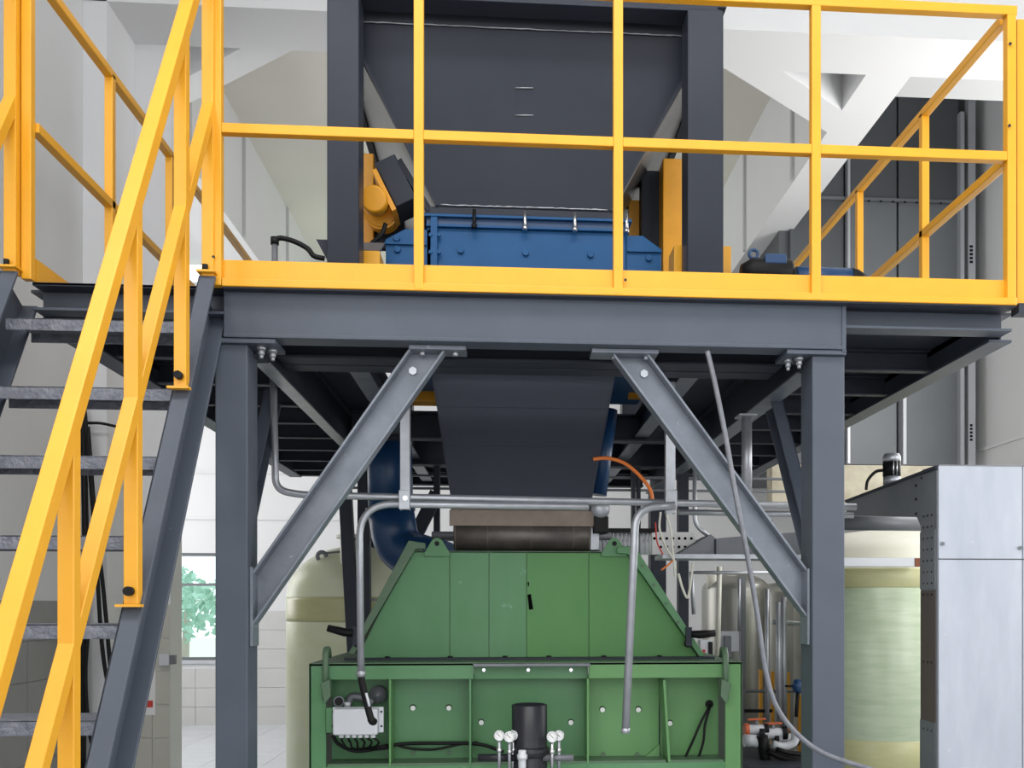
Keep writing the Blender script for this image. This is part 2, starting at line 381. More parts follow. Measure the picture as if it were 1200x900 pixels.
m.build('rivet', M['black'], e, kind='stuff')
m = MB()
for k in range(5): m.box(PX(1134, YE)-.018, PX(1134, YE)+.018, YE-.086, YE-.08, PZ(1134, 292+k*4.5, YE)-.013, PZ(1134, 292+k*4.5, YE)+.013)
for k in range(5): m.box(PX(1134, YE)-.015, PX(1134, YE)+.015, YE-.086, YE-.08, PZ(1134, 500+k*4.2, YE)-.013, PZ(1134, 500+k*4.2, YE)+.013)
m.build('stencil_marks', M['black'], e, kind='stuff')
# stained parapet under it
o = MB().box(PX(905, 9.6), PX(1110, 9.6), 9.6, 9.8, PZ(1000, 592, 9.6), PZ(1000, 545, 9.6)).build('stained_ledge_wall', M['dirty'])
tag(o, 'stained cream concrete ledge below the grey panelled enclosure', 'ledge')

# ================================================================== STEEL PLATFORM
YF = 3.70
ZD = PZ(724, 347, YF); ZBm = PZ(724, 401, YF)
Yk = 8.2                                     # rear edge of the deck
xL, xR = PX(38, YF), PX(1186, YF)
xcl0, xcl1 = PX(252, YF+.02), PX(290, YF+.02)
xcr0, xcr1 = PX(952, YF+.02), PX(990, YF+.02)
pl = thing('steel_platform', 'grey painted steel mezzanine platform on columns with diagonal knee braces', 'platform', ((xcl0+xcr1)/2, 5.9, 0))
# front beam : smooth web with flange lips
m = MB(); bx0, bx1 = PX(262, YF), PX(990, YF)
m.box(bx0, bx1, YF, YF+.012, ZBm, ZD); m.box(bx0, bx1, YF-.006, YF+.10, ZBm-.012, ZBm+.004); m.box(bx0, bx1, YF-.002, YF+.10, ZD-.012, ZD)
m.build('front_beam', M['steel'], pl, .003)
MB().box(bx1-.012, bx1+.004, YF-.004, YF+.1, ZBm-.02, ZD).build('end_plate', M['steel'], pl)
# cantilever channels either side
zc1 = PZ(1080, 386, YF)
for a, b in ((bx1+.004, xR), (xL, bx0)):
    MB().chan((a, YF+.045, (ZD+zc1)/2), (b, YF+.045, (ZD+zc1)/2), ZD-zc1, .09, (0, -1, 0), .008, .011).build('edge_channel', M['steel'], pl, .002)
m = MB()
for x in (xL, xR): m.ibeam((x, YF+.09, (ZD+zc1)/2-.01), (x, Yk, (ZD+zc1)/2-.01), ZD-zc1+.02, .10)
for sx in (0, 1):
    x = (xL, xR)[sx]
    MB().ibeam((x, YF+.09, (ZD+zc1)/2-.01), (x, Yk, (ZD+zc1)/2-.01), ZD-zc1+.02, .10).build('side_beam', M['steel'], pl, .002)
# longitudinal beams over the columns
zl = PZ(939, 430, 3.82)
xml, xmr = (xcl0+xcl1)/2, (xcr0+xcr1)/2
for x, bw, mm in ((-.985, .062, 'galv'), (xmr-.03, .09, 'brace')):
    MB().ibeam((x, YF+.11, (ZD+zl)/2-.01), (x, Yk, (ZD+zl)/2-.01), ZD-zl-.01, bw-.004, t=.01).build('long_beam', M['steel_d'], pl, .002)
    MB().box(x-bw/2, x+bw/2, YF+.2, Yk, zl-.008, zl-.001).build('soffit_strip', M[mm], pl, label='bottom flange with the light on it put into its colour')  # paler than its beam: light on the underside put into the colour
# transverse beams
for Y, zbt in ((4.20, ZBm), (PC(455, 510, -.5).y, ZBm), (5.95, ZBm), (6.9, ZBm-.02), (Yk, ZBm)):
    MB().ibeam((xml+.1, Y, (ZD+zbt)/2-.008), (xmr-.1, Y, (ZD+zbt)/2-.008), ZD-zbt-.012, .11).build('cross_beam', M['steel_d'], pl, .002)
# joists of the outer bays and inner bays
for Y in (4.35, 4.85, 5.35, 5.85, 6.35, 6.85, 7.35, 7.85):
    for a, b in ((xL+.05, xml-.03), (xmr+.03, xR-.05)):
        MB().chan((a, Y, ZD-.065), (b, Y, ZD-.065), .10, .05, (0, -1, 0), .006, .007).build('joist', M['steel_d'], pl)
for Y in (7.25, 7.6, 7.9):
    MB().chan((xml+.1, Y, ZD-.065), (xmr-.1, Y, ZD-.065), .10, .05, (0, -1, 0), .006, .007).build('joist', M['steel_d'], pl)
MB().chan((xL, Yk+.05, (ZD+zc1)/2), (xR, Yk+.05, (ZD+zc1)/2), ZD-zc1, .09, (0, 1, 0)).build('rear_edge_channel', M['steel_d'], pl)
# deck plates with an opening round the chute
ox0, ox1, oy0, oy1 = -.75, 1.02, 4.75, 6.75
for (a, b, c, d) in ((xL, xR, YF+.0, oy0), (xL, ox0, oy0, oy1), (ox1, xR, oy0, oy1), (xL, xR, oy1, Yk+.08)):
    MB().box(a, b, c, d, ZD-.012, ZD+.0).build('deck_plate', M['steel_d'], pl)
# inner longitudinal beams beside the chute
for x in (-.665, .86):
    MB().ibeam((x, 4.26, (ZD+ZBm)/2+.01), (x, 8.14, (ZD+ZBm)/2+.01), ZD-ZBm-.04, .085).build('long_beam', M['steel_d'], pl, .002)
    MB().box(x-.044, x+.044, 4.28, 8.1, ZBm+.022, ZBm+.029).build('soffit_strip', M['brace'], pl)
# columns
zct = ZBm-.032
for sx, (a, b) in enumerate(((xcl0, xcl1), (xcr0, xcr1))):
    for Y, kk in ((YF+.02, 0), (7.95, 1)):
        c = MB().box(a, b, Y, Y+.15, 0.012, zct); 
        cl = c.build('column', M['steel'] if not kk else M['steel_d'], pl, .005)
        MB().box(a-.05, b+.05, Y-.04, Y+.19, 0, .014).build('base_plate', M['steel_d'], cl)
    inner = 1 if sx == 0 else -1
    cp = MB().box(a-(.11 if sx else 0), b+(0 if sx else .11), YF+.0, YF+.17, zct, zct+.018).build('cap_plate', M['steel'], pl, .002)
    m = MB(); xx = (b+.045) if sx == 0 else (a-.045)
    for dx in (0, .035*inner):
        m.cyl((xx+dx, YF+.05+abs(dx), zct-.012), (xx+dx, YF+.05+abs(dx), zct), .017, 12); m.tube([(xx+dx, YF+.05+abs(dx), zct-.032), (xx+dx, YF+.05+abs(dx), zct-.012)], .0125, 6); m.cyl((xx+dx, YF+.05+abs(dx), zct-.045), (xx+dx, YF+.05+abs(dx), zct-.03), .008, 8)
    m.build('bolt', M['galv'], cp, label='galvanised bolts')
# braces : channels with flanges forward
yb = YF+.095
def pb(px, py): return P(px, py, yb)
for sx, (t0, t1, plx) in enumerate(((pb(507, 404), pb(276, 734), xcl1), (pb(731, 408), pb(969, 731), xcr0))):
    br = MB().chan(t0, t1, .122, .07, (0, -1, 0), .008, .010).build('knee_brace', M['brace'], pl, .002)
    d = (t1-t0).normalized(); s_ = 1 if sx == 0 else -1
    # top plate & column plate, bolts
    MB().box(t0.x-.09-(0 if sx == 0 else .045), t0.x+.135-(0 if sx == 0 else 0), yb-.05, yb+.06, ZBm-.03, ZBm-.013).build('top_plate', M['brace'], br, .002)
    zz0, zz1 = PZ(300, 757, yb), PZ(300, 665, yb)
    MB().box(plx-(.012 if sx else -.001), plx+(.012 if not sx else -.001), yb-.05, yb+.05, zz0, zz1).build('side_plate', M['brace'], br, .002)
    c = t0+d*.16
    MB().bolt((c.x+.01*s_, yb+.028, c.z+.03), .017, .014).build('bolt', M['galv'], br)
    for q in ((t0.x-.04, .05), (t0.x+.09, .05)):
        MB().cyl((q[0], yb-.01, ZBm-.045), (q[0], yb-.01, ZBm-.028), .011, 8).build('bolt', M['galv'], br)
# side knee braces running rearwards from the columns
for x, pa, pbm in ((xml-.03, (299, 655), (316, 455)), (xmr-.0, (940, 672), (898, 468))):
    z0 = PZ(pbm[0], pa[1], 3.95); z1 = zl-.01
    p0 = V((x, 3.88, PZ(940, 665, 3.88))); p1 = V((x, 4.45+.05, z1))
    MB().chan(p0, p1, .10, .06, ((1, 0, 0) if x < 0 else (-1, 0, 0)), .008, .009).build('side_knee_brace', M['steel'], pl, .002)

# ================================================================== RAILINGS
R_ = .037
yr = YF-.035
def rz(px, py): return PZ(px, py, yr)
zT, zM, zTB, zB0, zB1 = rz(955, 4), rz(724, 168.5), rz(724, 316), rz(724, 339), rz(724, 346)
gr = thing('guard_railing', 'yellow square-tube guard railing along the platform front edge', 'railing', (PX(724, yr), yr, ZD))
xa, xb = PX(255, yr), PX(1184, yr)
def hbar(mb, x0, x1, z, w_=R_, d_=R_): return mb.box(x0, x1, yr-d_/2, yr+d_/2, z-w_/2, z+w_/2)
hbar(MB(), xa-.03, xb+.02, zT).build('top_rail', M['yellow'], gr, .003)
pxs = [255, 491, 724, 955, 1183]
for i in range(4):
    hbar(MB(), PX(pxs[i], yr)+R_/2, PX(pxs[i+1], yr)-R_/2, zM).build('mid_rail', M['yellow'], gr, .003)
    MB().box(PX(pxs[i], yr)+R_/2, PX(pxs[i+1], yr)-R_/2, yr+.004, yr+.012, zB1-.002, zTB).build('toe_board', M['yellow'], gr, .001)
MB().box(xa+.02, xb+.02, yr-R_/2, yr+R_/2, zB1-.006, zB0).build('bottom_rail', M['yellow'], gr, .003)
MB().box(xa+.02, xb+.02, yr-.01, yr+.05, zB1-.012, zB1-.006).build('foot_strip', M['steel_d'], gr)
for i, p in enumerate(pxs):
    x = PX(p, yr)
    MB().box(x-R_/2, x+R_/2, yr-R_/2-.001, yr+R_/2, zB1-.004, zT-R_/2).build('post', M['yellow'], gr, .003)
m = MB()
for px, py in ((1184, 51), (1183, 147), (733, 328), (250, 301)): m.tube([P(px, py, yr-.03), P(px, py, yr-.018)], .006, 8)
m.build('bolt', M['steel_d'], gr)
# stair-head corner posts
ztop0 = PZ(243, 322, yr)-.006
xs_r = PX(246, yr)                    # right stair side
xs_l = PX(16, yr)
for nm, pxp, lab in (('stair_post', 246, 'yellow double post at the head of the stairs, right of the opening'), ('stair_post', 16, 'yellow double post at the head of the stairs, left of the opening')):
    x = PX(pxp, yr); t = thing('corner_post', lab, 'post', (x, yr, ZD), )
    MB().box(x-.022, x+.022, yr-.03, yr+.014, ZD+.01, zT+.12).build('front_tube', M['yellow'], t, .003)
    if pxp < 100: MB().box(x+.026, x+.062, yr+.0, yr+.036, ZD+.0, zT+.12).build('rear_tube', M['yellow'], t, .003)
    MB().box(x-.034, x+.034, yr-.055, yr+.02, ztop0, ztop0+.008).build('foot_plate', M['yellow'], t)
    MB().bolt((x-.005, yr-.042, ztop0+.008), .011, .022, (0, 0, 1)).build('bolt', M['black'], t)
# side railings receding along the deck
def side_rail(xpx, name_label, ytop, postpx, sgn):
    X = PX(xpx, yr)
    t = thing('guard_railing', name_label, 'railing', (X, 5.8, ZD))
    Y0, Y1 = yr+.05, Yk-.1
    MB().box(X-R_/2, X+R_/2, Y0, Y1, zT-R_/2, zT+R_/2).build('top_rail', M['yellow'], t, .003)
    MB().box(X-R_/2, X+R_/2, yr+.037, Y1, zM-R_/2, zM+R_/2).build('mid_rail', M['yellow'], t, .003)
    MB().box(X-.004, X+.004, Y0, Y1, ZD, zTB).build('toe_board', M['yellow'], t)
    for p in postpx:
        y = PC(p, 0, X).y
        MB().box(X-R_/2, X+R_/2, y-R_/2, y+R_/2, ZD, zT).build('post', M['yellow'], t, .003)
    return t
side_rail(34, 'yellow guard railing receding along the left edge of the deck', 0, (129, 199), 1)
t = side_rail(1184, 'yellow guard railing receding along the right edge of the deck', 0, (1083, 1007), -1)
x = PX(1195, yr+.03)
o = MB().box(x-.016, x+.02, yr+.02, yr+.056, ZD-.0, zT-.01).build('corner_tube', M['yellow'], t, .003)
MB().box(x-.02, x+.05, yr+.0, yr+.06, ZD-.04, ZD).build('corner_shoe', M['steel_d'], t)

# ================================================================== STAIRS
st = thing('staircase', 'steep grey steel stair with chequer-plate treads up to the platform', 'stairs', ((xs_l+xs_r)/2, 2.4, 0))
XS = xs_r+.0
def slope(dz, Y0=None):  # point on stair slope below top anchor
    return dz*(.43/.77)
# slope anchors from the post feet
pA = PC(211, 463, XS); pB = PC(155, 711, XS)
dY = (pA.y-pB.y)/(pA.z-pB.z)
def onslope(z): return pA.y-(pA.z-z)*dY
ztop = PZ(243, 322, yr)
sdir = V((0, dY, 1)).normalized()
nrm = V((0, -1, dY)).normalized()            # outward (up-front)
for X, inn in ((XS, 1), (xs_l, 1)):
    p_hi = V((X, onslope(ztop-.015), ztop-.015)); p_lo = V((X, onslope(0), 0))
    off = -nrm*.09
    s_ = MB().chan(p_hi+off, p_lo+off, .18, .062, (1, 0, 0), .008, .012).build('stringer', M['steel'], st, .002)
    MB().box(X-.05, X+.05, onslope(0)-.1, onslope(0)+.3, 0.0, .012).build('foot_plate', M['steel'], s_)
for k, py in enumerate((374, 453, 535, 628, 732, 845)):
    # front edge on slope: intersect pixel row with stair slope at x ~ 150
    best = None
    for it in range(400):
        z = .3+it*.0075; Y = onslope(z)+.03
        if Y <= .5: continue
        X = XS-.3; d = V((X, Y, z-EYE)); zc_ = X*math.sin(TH)+Y*math.cos(TH)
        yy = CY-FPX*(z-EYE)/zc_
        if best is None or abs(yy-py) < best[0]: best = (abs(yy-py), z, Y)
    _, z, Y = best
    if k == 0: z0_ = z
    m = MB(); a, b = xs_l+.03, XS-.03
    m.box(a, b, Y, Y+.19, z-.006, z); m.box(a, b, Y, Y+.006, z-.045, z); m.box(a, b, Y+.184, Y+.19, z-.04, z)
    m.build('tread', M['tread'], st, .002)
for z in (.42, .13):
    Y = onslope(z)+.03; m = MB(); a, b = xs_l+.03, XS-.03
    m.box(a, b, Y, Y+.19, z-.006, z); m.box(a, b, Y, Y+.006, z-.045, z); m.build('tread', M['tread'], st, .002)
# stair handrails
def stair_rail(X, label, posts, top0, mid0):
    t = thing('stair_handrail', label, 'handrail', (X, 2.6, 0))
    w_ = .046
    # top rail line from posts' tops
    a = PC(210, 45, XS); b = PC(82, 490, XS); g_ = (a.y-b.y)/(a.z-b.z)
    hi = V((X, a.y+(zT+.05-a.z)*g_, zT+.05)); lo = V((X, a.y-(a.z-.95)*g_, .95))
    MB().bar(hi, lo, w_, w_, (0, -1, 0)).build('top_rail', M['yellow'], t, .003)
    c = PC(212, 252, XS); e_ = PC(81, 762, XS); g2 = (c.y-e_.y)/(c.z-e_.z)
    ys = [yr-.0]; prev = None
    tops = [PC(p, q, XS) for p, q in ((249, 111), (213, 246), (158, 462), (81, 757))]
    for i in range(3):
        p0 = V((X, tops[i].y, tops[i].z)); p1 = V((X, tops[i+1].y, tops[i+1].z))
        MB().bar(p0, p1, w_*.9, w_*.9, (0, -1, 0)).build('mid_rail', M['yellow'], t, .003)
    d = (V((X, tops[3].y, tops[3].z))-V((X, tops[2].y, tops[2].z))); p0 = V((X, tops[3].y, tops[3].z))
    MB().bar(p0, p0+d*.9, w_*.9, w_*.9, (0, -1, 0)).build('mid_rail', M['yellow'], t, .003)
    for px, topy in ((213, 46), (156, 232), (81, 490)):
        y = PC(px, 0, XS).y; zt_ = a.z-(a.y-y)/g_-.02; zb_ = pA.z-(pA.y-y)/dY
        po = MB().box(X-.021, X+.021, y-.02, y+.02, zb_-.005, zt_).build('post', M['yellow'], t, .003)
        MB().box(X-.036, X+.036, y-.045, y-.012, zb_-.012, zb_-.004).build('foot_plate', M['yellow'], po)
        MB().cyl((X, y-.022, zb_+.035), (X, y-.045, zb_+.035), .014, 12).build('bolt', M['black'], po)
stair_rail(XS, 'yellow tubular handrail on the right stringer of the steel stair', 0, 0, 0)
stair_rail(xs_l, 'yellow tubular handrail on the left stringer, mostly cut off by the frame', 0, 0, 0)

# ================================================================== UPPER HOPPER AND FRAME
YG = 4.5
fr = thing('hopper_frame', 'dark grey steel frame of square posts carrying the big feed hopper', 'frame', (PX(615, YG), YG+1, ZD))
zpt = PZ(827, 11, YG)
for a, b in ((383, 420.5), (806, 848)):
    x0, x1 = PX(a, YG), PX(b, YG)
    MB().box(x0, x1, YG, YG+.16, ZD, zpt+(.25 if a < 500 else 0)).build('post', M['steel_d'] if 0 else M['hopper'], fr, .006)
    MB().box(x0-.04, x1+.04, YG-.03, YG+.2, ZD, ZD+.012).build('base_plate', M['hopper'], fr)
    MB().box(x0, x1, 7.05, 7.2, ZD, zpt+.2).build('post', M['hopper'], fr, .006)
MB().ibeam((PX(386, YG), YG+.09, zpt+.09), (PX(846, YG), YG+.09, zpt+.09), .16, .12).build('top_beam', M['hopper'], fr, .003)
x = PX(383, YG)
MB().prism([(x, YG+.05, PZ(383, 276, YG)), (x-.06, YG+.05, PZ(383, 276, YG)), (x, YG+.05, PZ(383, 304, YG))], (0, .012, 0)).build('gusset', M['hopper'], fr)
# hopper
YT, YBt = 4.72, 4.95
hp = thing('feed_hopper', 'large dark grey inverted-pyramid feed hopper behind the front railing', 'hopper', (PX(612, 5.8), 5.8, ZD+.45))
A = P(391, 4, YT); B = P(840, 20, YT); zt_ = (A.z+B.z)/2
A.z = B.z = zt_
Cc = P(512, 243, YBt); D = P(716, 247, YBt); zn = (Cc.z+D.z)/2; Cc.z = D.z = zn
YTb, YBb = 7.0, 6.6
A2, B2, C2, D2 = V((A.x, YTb, zt_)), V((B.x, YTb, zt_)), V((Cc.x, YBb, zn)), V((D.x, YBb, zn))
tk = .012
zk = PZ(600, 31, YT+.02)
MB().prism([A, B, D, Cc], (0, tk, 0)).build('front_panel', M['hopper'], hp, .002)
MB().prism([A2, B2, D2, C2], (0, tk, 0)).build('rear_panel', M['hopper'], hp)
MB().prism([A, A2, C2, Cc], (-tk, 0, 0)).build('side_panel', M['hopperside'], hp, label='bare shiny steel side plate')
MB().prism([B, B2, D2, D], (tk, 0, 0)).build('side_panel', M['hopperside'], hp, label='bare shiny steel side plate')
f = .006
e1 = MB().bar(A+V((0, -.004, 0)), Cc+V((0, -.004, 0)), .014, .03, (0, -1, 0)).build('edge_rib', M['hopper'], hp)
e2 = MB().bar(B+V((0, -.004, 0)), D+V((0, -.004, 0)), .014, .03, (0, -1, 0)).build('edge_rib', M['hopper'], hp)
# rim band and weld seams
zr0, zr1 = PZ(600, 10, YT), PZ(600, 31, YT)
def fy(z): return YT+(YBt-YT)*(zt_-z)/(zt_-zn)
MB().box(A.x-.03, B.x+.03, YT-.09, YT, zr0-.004, zr0+.02).build('rim_flange', M['hopper'], hp, .003)
MB().box(A.x-.03, B.x+.03, YT-.03, YT+.005, zr0+.02, zt_+.25).build('rim_skirt', M['hopper'], hp, .003)
MB().prism([(A.x+.01, fy(zr0)-.02, zr0), (B.x-.01, fy(zr0)-.02, zr0), (B.x-.04, fy(zr1)-.012, zr1), (A.x+.04, fy(zr1)-.012, zr1)], (0, .012, 0)).build('rim_band', M['hopper'], hp, .002)
m = MB()
for zl_, a, b in ((zr1-.003, A.x+.06, B.x-.06), (zn+.004, Cc.x+.02, D.x-.02), ):
    pts = [V((a+(b-a)*i/60, fy(zl_)-.012, zl_+random.uniform(-.0015, .0015))) for i in range(61)]
    m.tube(pts, [.0022+random.uniform(0, .0022) for _ in pts], 6)
for yy in (103, 135): m.tube([P(604, yy, fy(PZ(610, yy, 4.8))-.008), P(625, yy, fy(PZ(610, yy, 4.8))-.008)], .0035, 6)
m.build('weld_seam', M['galv'], hp)
MB().prism([P(604, 104, fy(PZ(610, 104, 4.8))-.001), P(625, 104, fy(PZ(610, 104, 4.8))-.001), P(625, 134, fy(PZ(610, 134, 4.8))-.001), P(604, 134, fy(PZ(610, 134, 4.8))-.001)], (0, -.003, 0)).build('lug_plate', M['hopper'], hp)
znb = PZ(620, 256, YBt)
MB().box(Cc.x-.04, D.x+.06, YBt-.005, YBb, znb, zn-.002).build('neck', M['hopper'], hp, .003)
MB().box(Cc.x-.09, D.x+.10, YBt-.04, YBb+.04, znb-.012, znb).build('neck_flange', M['hopper'], hp, .002)
# rails of the side covers
for (qa, qb, s_) in ((A, C2, 1), (B, D2, -1)):
    MB().bar(V((A.x if s_ > 0 else B.x, YT+.1, zt_-.01))+V((-.02*s_, 0, 0)), V((A.x if s_ > 0 else B.x, YTb, zt_-.01))+V((-.02*s_, 0, 0)), .04, .05, (0, 0, 1)).build('side_rim', M['steel_d'], hp)
# blue feeder
yfd = 4.93
fd = thing('belt_feeder', 'blue box-shaped feeder with bolted plates under the grey hopper', 'feeder', (PX(612, 5.8), 5.8, ZD+.02))
zf1, zf0 = PZ(620, 256.5, yfd), ZD+.03
xa_, xb_ = PX(500, yfd), PX(735, yfd)
MB().box(xa_, xb_, yfd, yfd+1.6, zf0, zf1-.06).build('body', M['blue'], fd, .003)
MB().box(xa_-.03, xb_+.02, yfd-.035, yfd+1.6, zf1-.014, zf1).build('top_flange', M['blue'], fd, .002)
MB().box(xa_, xb_, yfd-.012, yfd+.0, zf1-.05, zf1-.014).build('seal_strip', M['blue_d'], fd)
MB().box(xa_, xb_, yfd-.024, yfd+.0, zf1-.062, zf1-.05).build('lip', M['blue'], fd, .002)
MB().box(PX(505, yfd), PX(513, yfd), yfd-.03, yfd, zf0, zf1-.01).build('end_rib', M['blue'], fd, .002)
zw1 = PZ(470, 268, yfd); zwm = PZ(470, 286, yfd)
MB().prism([(PX(452, yfd), yfd, zf0), (xa_+.06, yfd, zf0), (xa_+.06, yfd, zw1), (PX(475, yfd), yfd, zw1), (PX(452, yfd), yfd, PZ(452, 280, yfd))], (0, .9, 0)).build('left_wing', M['blue'], fd, .003)
MB().prism([(PX(775, yfd), yfd, zf0), (xb_-.01, yfd, zf0), (xb_-.01, yfd, PZ(740, 276, yfd)), (PX(753, yfd), yfd, PZ(753, 276, yfd)), (PX(775, yfd), yfd, PZ(775, 292, yfd))], (0, .9, 0)).build('right_wing', M['blue'], fd, .003)
for a, b, z in ((PX(451, yfd), xa_, PZ(470, 286, yfd)), (xb_, PX(775, yfd), PZ(755, 295, yfd))):
    MB().box(a, b, yfd-.016, yfd, z-.006, z+.006).build('wing_rib', M['blue'], fd)
for px, py in ((465, 280), (466, 293), (540, 294), (616, 297), (692, 299), (760, 303)):
    MB().cyl((PX(px, yfd), yfd-.016, PZ(px, py, yfd)), (PX(px, yfd), yfd, PZ(px, py, yfd)), .017, 14).build('bolt_head', M['blue'], fd, .002)
for px in (505, 515):
    for py in (278, 298): MB().cyl((PX(px, yfd), yfd-.038, PZ(px, py, yfd)), (PX(px, yfd), yfd-.02, PZ(px, py, yfd)), .010, 8).build('bolt_head', M['blue'], fd)
for px in (556, 615, 673, 733):
    b_ = MB().cyl((PX(px, yfd), yfd-.045, zf1-.075), (PX(px, yfd), yfd-.045, zf1+.02), .009, 10).build('clamp_bolt', M['chrome' if px > 600 else 'black'], fd, label='bright bolt' if px > 600 else 'black bolt')
    MB().bolt((PX(px, yfd), yfd-.045, zf1-.075), .014, .02, (0, 0, 1)).build('nut', M['chrome' if px > 600 else 'black'], b_)
MB().box(-.73, .60, 5.55, 5.68, ZD-.03, ZD+.10).build('base_beam', M['yellow_d'], fd, .004, label='yellow base beam')
# yellow stands, gearmotor
yy_ = 5.25
for px0, px1, py0, lab in ((421.5, 438, 179, 'yellow upright steel box behind the left hopper post'), (777, 801, 185, 'yellow upright steel box just left of the right hopper post')):
    t = thing('yellow_upright', lab, 'upright', (PX(px0, yy_), yy_, ZD))
    x0, x1 = PX(px0-(8 if px0 < 500 else 0), yy_), PX(px1, yy_)
    MB().box(x0, x1, yy_, yy_+.14, ZD+(.22 if px0 < 500 else .0), PZ(px0, py0, yy_)).build('tube', M['yellow_d'], t, .006)
    MB().box(x0-.01, x1+.012, yy_-.012, yy_+.15, ZD, ZD+.12).build('socket', M['yellow_d'], t, .004)
y4 = 4.72
for px0, px1, py0, lab in ((421, 445, 293, 'short yellow block with dark grey cap beside the left hopper post'), (790, 808, 287, 'short yellow block against the left side of the right hopper post'), (845, 857, 288, 'narrow yellow block right of the right hopper post')):
    t = thing('yellow_block', lab, 'block', (PX(px0, y4), y4, ZD))
    MB().box(PX(px0-(10 if px0 < 500 else 0), y4), PX(px1, y4), y4, y4+.16, ZD, PZ(px0, py0, y4)).build('body', M['yellow'], t, .004)
    if px0 < 500:
        MB().prism([(PX(411, y4), y4, PZ(421, 293, y4)), (PX(445, y4), y4, PZ(421, 293, y4)), (PX(447, y4), y4+.12, PZ(421, 273, y4)), (PX(411, y4), y4+.12, PZ(421, 273, y4))], (0, .02, 0)).build('cap', M['galv_dark'], t)
gm = thing('gear_motor', 'yellow round gear motor tilted on the left flank of the hopper', 'motor', P(443, 240, 5.05))
ax = V((.0, -.95, -.2)).normalized()
c0 = P(441, 238, 4.95)
m = MB(); m.tube([c0-ax*.0, c0+ax*.10, c0+ax*.11], [.068, .068, .06], 24); m.build('fan_cover', M['yellow_d'], gm, .004)
cb = P(448, 250, 5.12)
MB().tube([cb-ax*.12, cb+ax*.09], [.085, .085], 24).build('motor_body', M['yellow_d'], gm, .004)
m = MB()
for k in range(4): m.tube([cb+ax*(.085-.045*k), cb+ax*(.075-.045*k)], .096, 24)
m.build('cooling_fin', M['yellow_d'], gm)
m = MB(); dd = V((1, 0, -1)).normalized()
m.obb(P(453, 232, 5.0), V((.5, 0, -1)).normalized()*.115, V((1, 0, .5)).normalized()*.012, V((0, .10, 0))); m.build('mounting_plate', M['yellow_d'], gm)
m = MB(); m.obb(P(466, 222, 5.05), V((.5, 0, -1)).normalized()*.125, V((1, 0, .5)).normalized()*.058, V((0, .11, 0))); m.build('gearbox', M['steel_d'], gm, .006)
m = MB(); m.bar(P(468, 190, 5.0), P(512, 262, 5.0), .03, .06); m.build('torque_arm', M['steel_d'], gm)
m = MB(); m.tube(spline([P(452, 262, 4.95), P(447, 275, 4.95), P(438, 283, 4.95), P(430, 290, 4.95)]), .012, 8); m.build('cable', M['black'], gm)
o = MB().obb(P(455, 268, 5.3), (.09, 0, 0), (0, .02, 0), (0, 0, .12)).build('bearing_housing', M['steel_d'], gm, .004)
t = thing('dark_support_channel', 'dark grey bolted channel standing between feeder and right yellow upright', 'channel', P(762, 300, 5.35))
MB().box(PX(752, 5.4), PX(776, 5.4), 5.4, 5.5, ZD, PZ(760, 200, 5.4)).build('channel', M['steel_d'], t)
MB().box(PX(737, 5.5), PX(752, 5.5), 5.5, 5.55, ZD, PZ(760, 235, 5.5)).build('yellow_plate', M['yellow_d'], t, label='yellow plate')
# motor on deck at right
ym = 4.6
mt = thing('blue_motor', 'dark blue electric motor with a lifting eye on the deck right of the hopper post', 'motor', (PX(895, ym), ym, ZD))
zc_ = PZ(895, 318, ym)
MB().tube([(PX(868, ym), ym, zc_), (PX(876, ym), ym, zc_), (PX(880, ym), ym, zc_), (PX(924, ym), ym, zc_), (PX(928, ym), ym, zc_)], [.03, .05, .062, .062, .045], 24).build('body', M['black'], mt)
MB().box(PX(893, ym), PX(918, ym), ym-.06, ym+.06, zc_+.02, PZ(900, 302, ym)).build('terminal_box', M['blue_d'], mt, .006)
MB().box(PX(879, ym), PX(887, ym), ym-.03, ym+.03, zc_, PZ(880, 307, ym)).build('flange_block', M['blue_d'], mt, .003)
MB().ring(P(883, 298, ym), .022, .008).build('lifting_eye', M['blue_d'], mt)
MB().box(PX(870, ym), PX(925, ym), ym-.08, ym+.08, ZD, zc_-.05).build('foot', M['blue_d'], mt)
m2 = thing('blue_drive_unit', 'low blue drive unit lying on deck right of the small motor', 'motor', (PX(975, ym), ym, ZD))
zc2 = PZ(975, 327, ym)
MB().tube([(PX(932, ym), ym, zc2), (PX(996, ym), ym, zc2)], .055, 20).build('body', M['blue_d'], m2)
MB().tube([(PX(996, ym), ym, zc2), (PX(1004, ym), ym, zc2), (PX(1016, ym), ym, zc2)], [.056, .05, .02], 20).build('end_bell', M['black'], m2)
MB().box(PX(935, ym), PX(1010, ym), ym-.07, ym+.07, ZD, zc2-.03).build('foot', M['blue_d'], m2)
# left hose stub on the deck
yh = 4.4
t = thing('pipe_stub', 'dark grey upright pipe stub with black hose left of the left hopper post', 'pipe', (PX(322, yh), yh, ZD))
zb_ = PZ(322, 284, yh)
MB().cyl((PX(322, yh), yh, ZD), (PX(322, yh), yh, zb_), .014, 14).build('stub', M['galv_dark'], t)
MB().cyl((PX(322, yh), yh, zb_-.01), (PX(322, yh), yh, zb_+.022), .019, 14).build('coupling', M['black'], t)
MB().tube(spline([(PX(322, yh), yh, zb_+.012), P(330, 279, yh), P(345, 283, yh), P(360, 291, yh), P(368, 300, yh), P(380, 303, yh)]), .012, 10).build('hose', M['black'], t)
